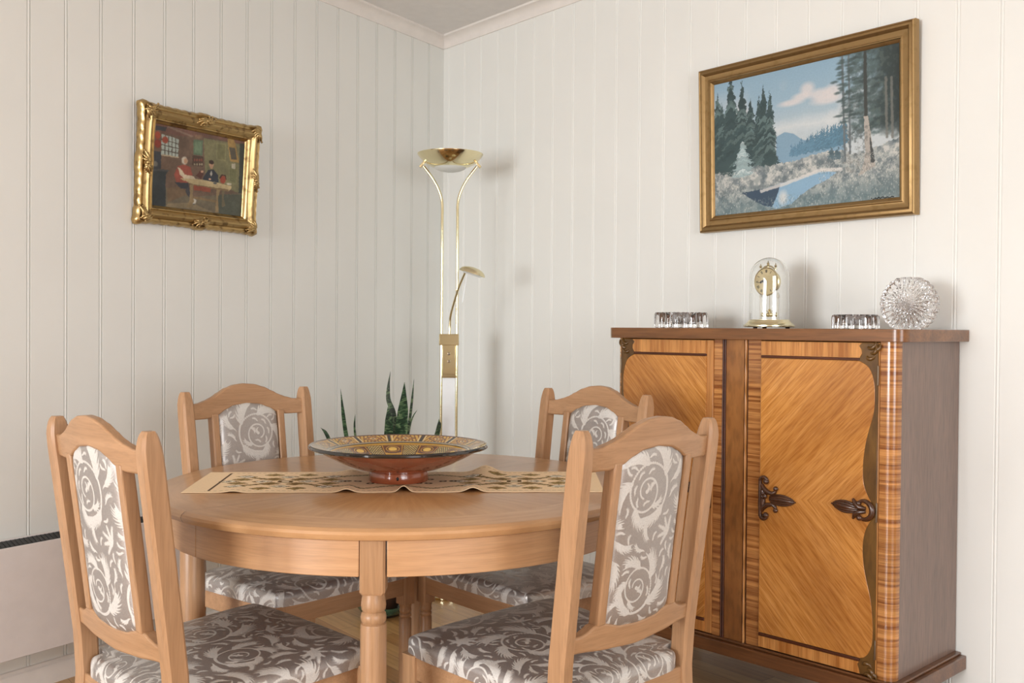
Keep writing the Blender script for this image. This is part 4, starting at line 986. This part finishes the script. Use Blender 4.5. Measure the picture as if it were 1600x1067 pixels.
m = MB(); m.tube([(0, yd+.016, .115), (0, yd+.016, .058)], .0007, 6); m.lathe([(.0, .060), (.005, .057), (.003, .052), (.0045, .048), (.0, .046)], (0, yd+.016, 0), 16)
for k in range(4):
    a = PI/4+k*PI/2; c = (.019*math.cos(a), yd+.016+.019*math.sin(a), .042); m.ball(c, .0072, 16); m.tube([(0, yd+.016, .050), (c[0]*.6, yd+.016+(c[1]-yd-.016)*.6, .054), (c[0], c[1], .047)], .0012, 8)
m.build('pendulum', M['brass'], ck)

# ------------------------------------------------------------------ runner and bowl
RC = [Vector((1.707, -1.916)), Vector((2.254, -1.178)), Vector((2.021, -.976)), Vector((1.459, -1.744))]   # near-left, near-right, far-right, far-left
nu, nv = 520, 150; U, V = np.meshgrid(np.linspace(0, 1, nu), np.linspace(0, 1, nv))
bx = lambda k: (RC[0][k]*(1-U)*(1-V)+RC[1][k]*U*(1-V)+RC[2][k]*U*V+RC[3][k]*(1-U)*V)
X, Y = bx(0), bx(1)
Zr = .7318+0*U
for u0, su, h, v0, sv in ((.385, .018, .007, 0, .35), (.52, .014, .014, 0, .16), (.685, .020, .010, 0, .30), (.71, .030, .016, 1, .22), (.36, .025, .006, 1, .2), (.12, .02, .003, 0, .3)):
    Zr = Zr+h*np.exp(-((U-u0)/su)**2)*np.exp(-((V-v0)/sv)**2)
Zr = Zr+.0004*np.sin(U*70+V*3)*np.exp(-((V-.5)/.6)**2)
LU, LV = .93, .305
Xc, Yc = (U-.5)*LU, (V-.5)*LV
col = np.ones(U.shape+(3,))*np.array([242, 214, 176.])
def cmask(m, c, op=1):
    global col
    m = np.clip(m, 0, 1)[..., None]*op; col = col*(1-m)+np.array(c, float)*m
cell = .0042; gx, gy = np.floor(Xc/cell), np.floor(Yc/cell)
ax = np.abs(np.abs(Xc)-.27)          # two repeats of the flower cross motif
def motif(px, py, sd):
    r = np.hypot(px, py*1.05); a = np.arctan2(py, px)
    return r, a
gxc = (gx+.5)*cell; gyc = (gy+.5)*cell
for cx in (-.265, .265):
    px, py = gxc-cx, gyc; apx, apy = np.abs(px), np.abs(py); l1 = apx*.8+apy; st = np.floor(l1/cell)
    on = (gx+gy) % 2 == 0
    cmask((np.abs(apx*.72-apy) < .008)*(l1 < .155)*(l1 > .03), (92, 72, 44)); cmask((np.abs(apx*.72-apy) < .003)*(l1 < .15)*(l1 > .03), (176, 148, 90))
    for (qx, qy, c1) in ((.052, 0, (240, 230, 210)), (0, .070, (238, 228, 206)), (.102, .030, (166, 140, 84)), (.100, .075, (240, 232, 214)), (.040, .100, (168, 142, 86)), (.128, .0, (240, 230, 208)), (.030, .035, (148, 118, 66))):
        d = np.abs(apx-qx)*.8+np.abs(apy-qy); cmask((d < .021), c1); cmask((d < .021)*(d > .0155), (128, 104, 64)); cmask((d < .007), (104, 80, 48))
    cmask((apx < .018)*(apy < .018), (110, 86, 50)); cmask((apx < .009)*(apy < .009), (236, 220, 190))
zig = np.abs(((gxc/.155+.5) % 1)-.5)*2
mid = (np.abs(gxc) < .155)
for k in (-1, 1):
    yy = k*gyc; cmask(mid*(np.abs(yy-(.062+.045*zig)) < .0035), (104, 92, 60)); cmask(mid*(np.abs(yy-(.052+.045*zig)) < .0025), (158, 144, 98))
for cx, cy in ((-.11, .0), (-.055, .03), (-.055, -.03), (0, 0), (.055, .03), (.055, -.03), (.11, 0)):
    for dx in (-.0115, .0115):
        r = np.hypot(Xc-cx-dx, (Yc-cy)*.9); cmask(np.clip((.0100-r)/.001, 0, 1)*np.clip((r-.0038)/.001, 0, 1), (72, 56, 40))
dash = ((Xc/.0125) % 1) < .62
cmask((np.abs(np.abs(Yc)-.132) < .0020)*dash*(np.abs(Xc) < .42), (74, 58, 42)); cmask((np.abs(np.abs(Xc)-.412) < .0028)*(np.abs(Yc) < .132), (84, 62, 44))
me = grid_mesh('table_runner', X, Y, Zr, {'Col': lin(col)}, back=(X, Y, Zr-.0010)); fixn(me)
tag(link('table_runner', me, M['cloth'], angle=60), 'beige embroidered table runner lying across the round table', 'table runner')

bw = thing('ceramic_bowl', 'large glazed terracotta bowl with painted ochre interior on the runner', 'bowl', (TC[0]-.004, TC[1]-.006, .7328))
bz = .7328
m = MB().lathe([(0, .006), (.058, .006), (.061, 0), (.068, 0), (.0695, .004), (.0690, .018), (.0675, .0225), (.072, .025), (.095, .030), (.130, .0425), (.165, .0600), (.183, .0705), (.188, .0745), (.203, .0790), (.203, .0815), (.168, .0685), (.162, .0670), (.158, .0630), (.135, .0505), (.10, .036), (.05, .0165), (0, .0145)], n=96); m.build('body', M['terracotta'], bw, angle=30)
MB().lathe([(.2025, .0775), (.2065, .0775), (.2090, .0795), (.2092, .0830), (.2070, .0855), (.2035, .0850), (.2020, .082), (.2025, .0775)], n=96, close=False).build('rim', plain('black_glazed_rim', srgb(34, 30, 28), .15, noise=.1, Coat_Weight=.7), bw)
nr, na = 150, 900; RR, AA = np.meshgrid(np.linspace(0, 1, nr), np.linspace(0, 2*PI, na)); 
rp_ = [(0, .0165), (.05, .0185), (.10, .038), (.135, .0525), (.158, .0650), (.162, .0690), (.168, .0705), (.205, .0845)]
Rm = RR*.205; Zm = np.interp(Rm, [p[0] for p in rp_], [p[1] for p in rp_])
colb = np.ones(Rm.shape+(3,))*np.array([196, 150, 60.]); col = colb
BR, OC, CR, BK = (104, 58, 24), (206, 162, 72), (222, 200, 150), (40, 28, 18)
NP = 14; ph_ = (AA/(2*PI)*NP) % 1; seg = np.floor(AA/(2*PI)*NP)
fl = (Rm > .168); rr = (Rm-.168)/.034; pa = (ph_-.5)*2
cmask(fl, OC); cmask(fl*((np.abs(pa) > .90)), BK); cmask(fl*((np.abs(pa) > .80)*(np.abs(pa) < .86)), CR)
dd = np.abs(pa/.62)+np.abs((rr-.5)/.42); cmask(fl*(dd < 1)*(dd > .8), BR); cmask(fl*(dd < .8)*(np.sin(pa*30)*np.sin(rr*14) > -.2), (160, 104, 44)); cmask(fl*(dd < .34), CR); cmask(fl*(dd < .2), BR)
cmask(fl*(dd > 1)*(np.abs(pa) < .8)*(np.sin((np.abs(pa)*9+rr*3)*3) > .3), (140, 92, 40)); cmask(fl*((rr < .07) | (rr > .93)), BR)
cmask((Rm > .160)*(Rm < .168), BK); cmask((Rm > .1625)*(Rm < .1655), CR); cmask((Rm > .1545)*(Rm < .1565), BK)
ib = (Rm < .1535)*(Rm > .112); NQ = 20; pq = (AA/(2*PI)*NQ) % 1; sq = np.floor(AA/(2*PI)*NQ) % 2; xa = (pq-.5)*2; ra = (Rm-.1395)/.0145
eye = np.hypot(xa*.85, ra*.85); cmask(ib*(sq == 0)*(np.hypot(xa*.62, ra*.8) < .98), BR); cmask(ib*(sq == 0)*(eye < .66), OC); cmask(ib*(sq == 0)*(eye < .58)*(eye > .42), BR); cmask(ib*(sq == 0)*(eye < .40), (230, 190, 92))
hat = (np.abs(((AA*20+Rm*150) % 1)-.5) < .17) | (np.abs(((AA*20-Rm*150) % 1)-.5) < .17); cmask(ib*(sq == 1)*(np.abs(xa) < .8), (218, 190, 118)); cmask(ib*(sq == 1)*(np.abs(xa) < .8)*hat, BK); cmask(ib*(sq == 1)*(np.abs(np.abs(xa)-.85) < .07), BR)
cmask((Rm < .112)*(Rm > .106), BR); cmask((Rm < .07), BR); cmask((Rm < .062), OC)
me = grid_mesh('painted_glaze', Rm*np.cos(AA), Rm*np.sin(AA), Zm+.0014, {'Col': lin(col)}); fixn(me); link('painted_glaze', me, M['glazed_pattern'], bw, angle=40)
MB().ball((.0691*math.cos(-.62), .0691*math.sin(-.62), .0130), .0032, 12, sc=(1, 1, 1.3)).build('hanging_hole', M['black'], bw)

# ------------------------------------------------------------------ floor lamp
LP = (.5315, -.3467); LR = math.atan2(.0481, .0399)    # local x = direction between the two poles
lm = thing('floor_lamp', 'tall brass uplighter floor lamp with reading arm in the corner', 'floor lamp', (LP[0], LP[1], 0), LR)
MB().lathe([(0, 0), (.082, 0), (.086, .003), (.086, .010), (.081, .016), (.05, .024), (0, .027)], n=64).build('base', M['brass'], lm)
hx = .0312
def sm(pts, k=6):
    out = []
    for i in range(len(pts)-1):
        p0, p1, p2, p3 = pts[max(i-1, 0)], pts[i], pts[i+1], pts[min(i+2, len(pts)-1)]
        for j in range(k):
            t = j/k; out.append(tuple(.5*(2*p1[d]+(-p0[d]+p2[d])*t+(2*p0[d]-5*p1[d]+4*p2[d]-p3[d])*t*t+(-p0[d]+3*p1[d]-3*p2[d]+p3[d])*t**3) for d in range(3)))
    return out+[pts[-1]]
for s in (-1, 1):
    MB().tube([(s*hx, 0, .026), (s*hx, 0, .8), (s*hx, 0, 1.50)]+sm([(s*hx, 0, 1.54), (s*hx, 0, 1.585), (s*.037, 0, 1.625), (s*.055, 0, 1.670), (s*.082, 0, 1.712), (s*.108, 0, 1.745)]), .0056, 14).build('pole', M['brass'], lm, angle=60)
    m = MB(); r = Matrix.Rotation(s*-.70, 3, 'Y'); c = Vector((s*.112, 0, 1.754))
    for q in (0,): 
        vs = []
        for dx, dy, dz in ((-1,-1,-1),(1,-1,-1),(1,1,-1),(-1,1,-1),(-1,-1,1),(1,-1,1),(1,1,1),(-1,1,1)): vs.append(c+r @ Vector((dx*.0055, dy*.010, dz*.017)))
        m.add(vs, [(0,3,2,1),(4,5,6,7),(0,1,5,4),(1,2,6,5),(2,3,7,6),(3,0,4,7)])
    m.build('clamp', M['brass'], lm, bevel=.002)
zr = 1.7955
sh = MB().lathe([(.1335, zr), (.1325, zr-.004), (.118, zr-.022), (.098, zr-.040), (.074, zr-.052), (.062, zr-.0555), (.062, zr-.0535), (.074, zr-.050), (.098, zr-.038), (.118, zr-.020), (.1305, zr-.002), (.1335, zr)], n=96, close=False).build('bowl_shade', M['brass'], lm)
MB().lathe([(.0655, zr-.0545), (.060, zr-.060), (.045, zr-.067), (.025, zr-.0715), (0, zr-.073), (0, zr-.069), (.044, zr-.064), (.060, zr-.055), (.0655, zr-.0545)], n=64, close=False).build('frosted_cap', M['frost'], lm)
m = MB(); m.box((-hx-.009, -.014, 1.020), (hx+.009, .012, 1.066)); m.build('switch_collar', M['brass'], lm, bevel=.002)
sw = MB().box((-hx+.0045, -.013, .892), (hx-.0045, .013, 1.064)).build('switch_box', M['brass'], lm, bevel=.002)
m = MB(); m.box((-hx+.001, -.0155, .888), (hx-.001, .0145, .897)); m.build('switch_box_trim', M['brass'], sw, bevel=.001)
for z in (.955, .986): MB().lathe([(.0045, 0), (.0045, .004), (.0060, .008), (.0055, .013), (0, .015)], (0, -.013, z), 16, axis=(0, -1, 0)).build('dimmer_knob', M['steel'], sw)
m = MB(); m.box((-hx+.005, -.0035, .03), (hx-.005, .0035, .889)); m.build('cable_cover', M['white_panel'], lm)
arm = MB().tube(sm([(0, -.002, 1.062), (.003, -.002, 1.10), (.005, -.010, 1.135), (.018, -.045, 1.18), (.041, -.100, 1.245), (.063, -.145, 1.292), (.071, -.160, 1.308)]), .0045, 12).build('reading_arm', M['brass'], lm, angle=60)
hd = Matrix.Rotation(.30, 3, 'Y'); 
m = MB(); R0 = .045; prof = []
vs = []; fs = []; n = 40
rows = [(1.0, 0), (.97, .10), (.86, .24), (.66, .36), (.38, .44), (0.001, .47), (0.001, .43), (.36, .40), (.62, .32), (.82, .20), (.93, .06), (.97, 0), (1.0, 0)]
secs = []
for r, z in rows:
    secs.append([tuple(Vector((.098, -.175, 1.302))+hd @ Vector((.0525*r*math.cos(2*PI*i/n), .036*r*math.sin(2*PI*i/n), .055*z))) for i in range(n)])
m.loft(secs, cap=False); hdo = m.build('reading_shade', M['brass_soft'], arm)
m = MB(); m.tube([(.080, -.170, 1.305), (.076, -.172, 1.28), (.062, -.178, 1.190)], .0022, 8); m.build('adjusting_rod', M['white_panel'], hdo)
m = MB(); m.tube([tuple(Vector((.098, -.175, 1.301))+hd @ Vector((x, 0, -.001))) for x in (-.035, 0, .038)], .004, 8); m.build('lamp_tube', M['frost'], hdo)

# ------------------------------------------------------------------ plant behind the table
PC = Vector((.60, -.70))
dsh = thing('plant_dish', 'green glazed dish with gold knobs on the floor under the plant pot', 'dish', (PC.x, PC.y, 0), LR)
MB().lathe([(0, .010), (.06, .010), (.085, .026), (.102, .044), (.106, .047), (.104, .043), (.086, .020), (.062, .002), (0, .002)], n=40).build('tray', M['green_glaze'], dsh)
MB().lathe([(0, 0), (.060, 0), (.074, .010), (.094, .030), (.094, .034), (.06, .008), (0, .004)], n=40).build('foot', M['black'], dsh)
for s in (-1, 1): MB().ball((s*.107, 0, .047), .006, 12).build('knob', M['brass'], dsh)
sn = thing('potted_snake_plant', 'snake plant with upright banded leaves standing behind the table', 'plant', (PC.x, PC.y, .0102), 0)
MB().lathe([(0, 0), (.050, 0), (.055, .01), (.078, .13), (.084, .135), (.084, .150), (.078, .150), (.074, .13), (0, .125)], n=40).build('pot', M['pot'], sn)
MB().lathe([(0, .135), (.073, .134), (.074, .126), (0, .120)], n=30).build('soil', M['soil'], sn)
def pxpt(x, y, D):
    d = cr*((x-800)/FPX)-cu*((y-533.5)/FPX)+cf; return Vector(CAM)+d*D
D0 = (Vector((PC.x, PC.y, 0))-Vector(CAM)).dot(cf)
# (pixel-measured leaf courses, converted to points in the room): base x offset, points, half width, twist
LEAVES = [(-.030, [(541, 683), (532, 607)], .0085, .2, .02), (-.014, [(555, 684), (555, 647)], .0060, .6, -.03), (-.045, [(514, 688), (501, 668)], .0090, .4, -.02),
          (.000, [(614, 660), (605, 620), (610, 580)], .0170, .7, .00), (.012, [(625, 680), (632, 597)], .0235, .1, -.02), (.022, [(639, 660), (647, 592)], .0080, .5, .01),
          (-.006, [(606, 680), (606, 635)], .0190, .3, -.035), (.028, [(640, 668), (652, 640)], .0035, .3, .03), (.050, [(681, 682), (686, 654)], .0130, .4, .0)]
for bx_, pp, hw, tw, dd_ in LEAVES:
    base = Vector((PC.x, PC.y, .145))+cr*bx_+cf*dd_
    P3 = [base]+[pxpt(x, y, D0+dd_*2.2) for x, y in pp]
    c1 = base.lerp(P3[1], .5)+Vector((0, 0, .03)); pts = sm([tuple(base), tuple(c1)]+[tuple(q) for q in P3[1:]], 10); n_ = len(pts); m = MB(); secs = []
    for i, q in enumerate(pts):
        t = i/(n_-1); w = hw*(.55+.75*math.sin(PI*min(1, t*.86+.06)))*min(1, (1-t)*5.0+.04)/1.1; th = .0022*min(1, (1-t)*6+.1); a = tw+t*.7; d = cr*math.cos(a)+cf*math.sin(a); nn = d.cross(Vector((0, 0, 1))).normalized()
        loc = Vector(q)-Vector((PC.x, PC.y, .0102)); secs.append([tuple(loc+d*(w*k)+nn*(th*f+.22*w*abs(k))) for k, f in ((-1, 0), (-.6, -.8), (0, -1), (.6, -.8), (1, 0), (.6, .8), (0, 1), (-.6, .8))])
    m.loft(secs).build('leaf', M['leaf'], sn, angle=60)
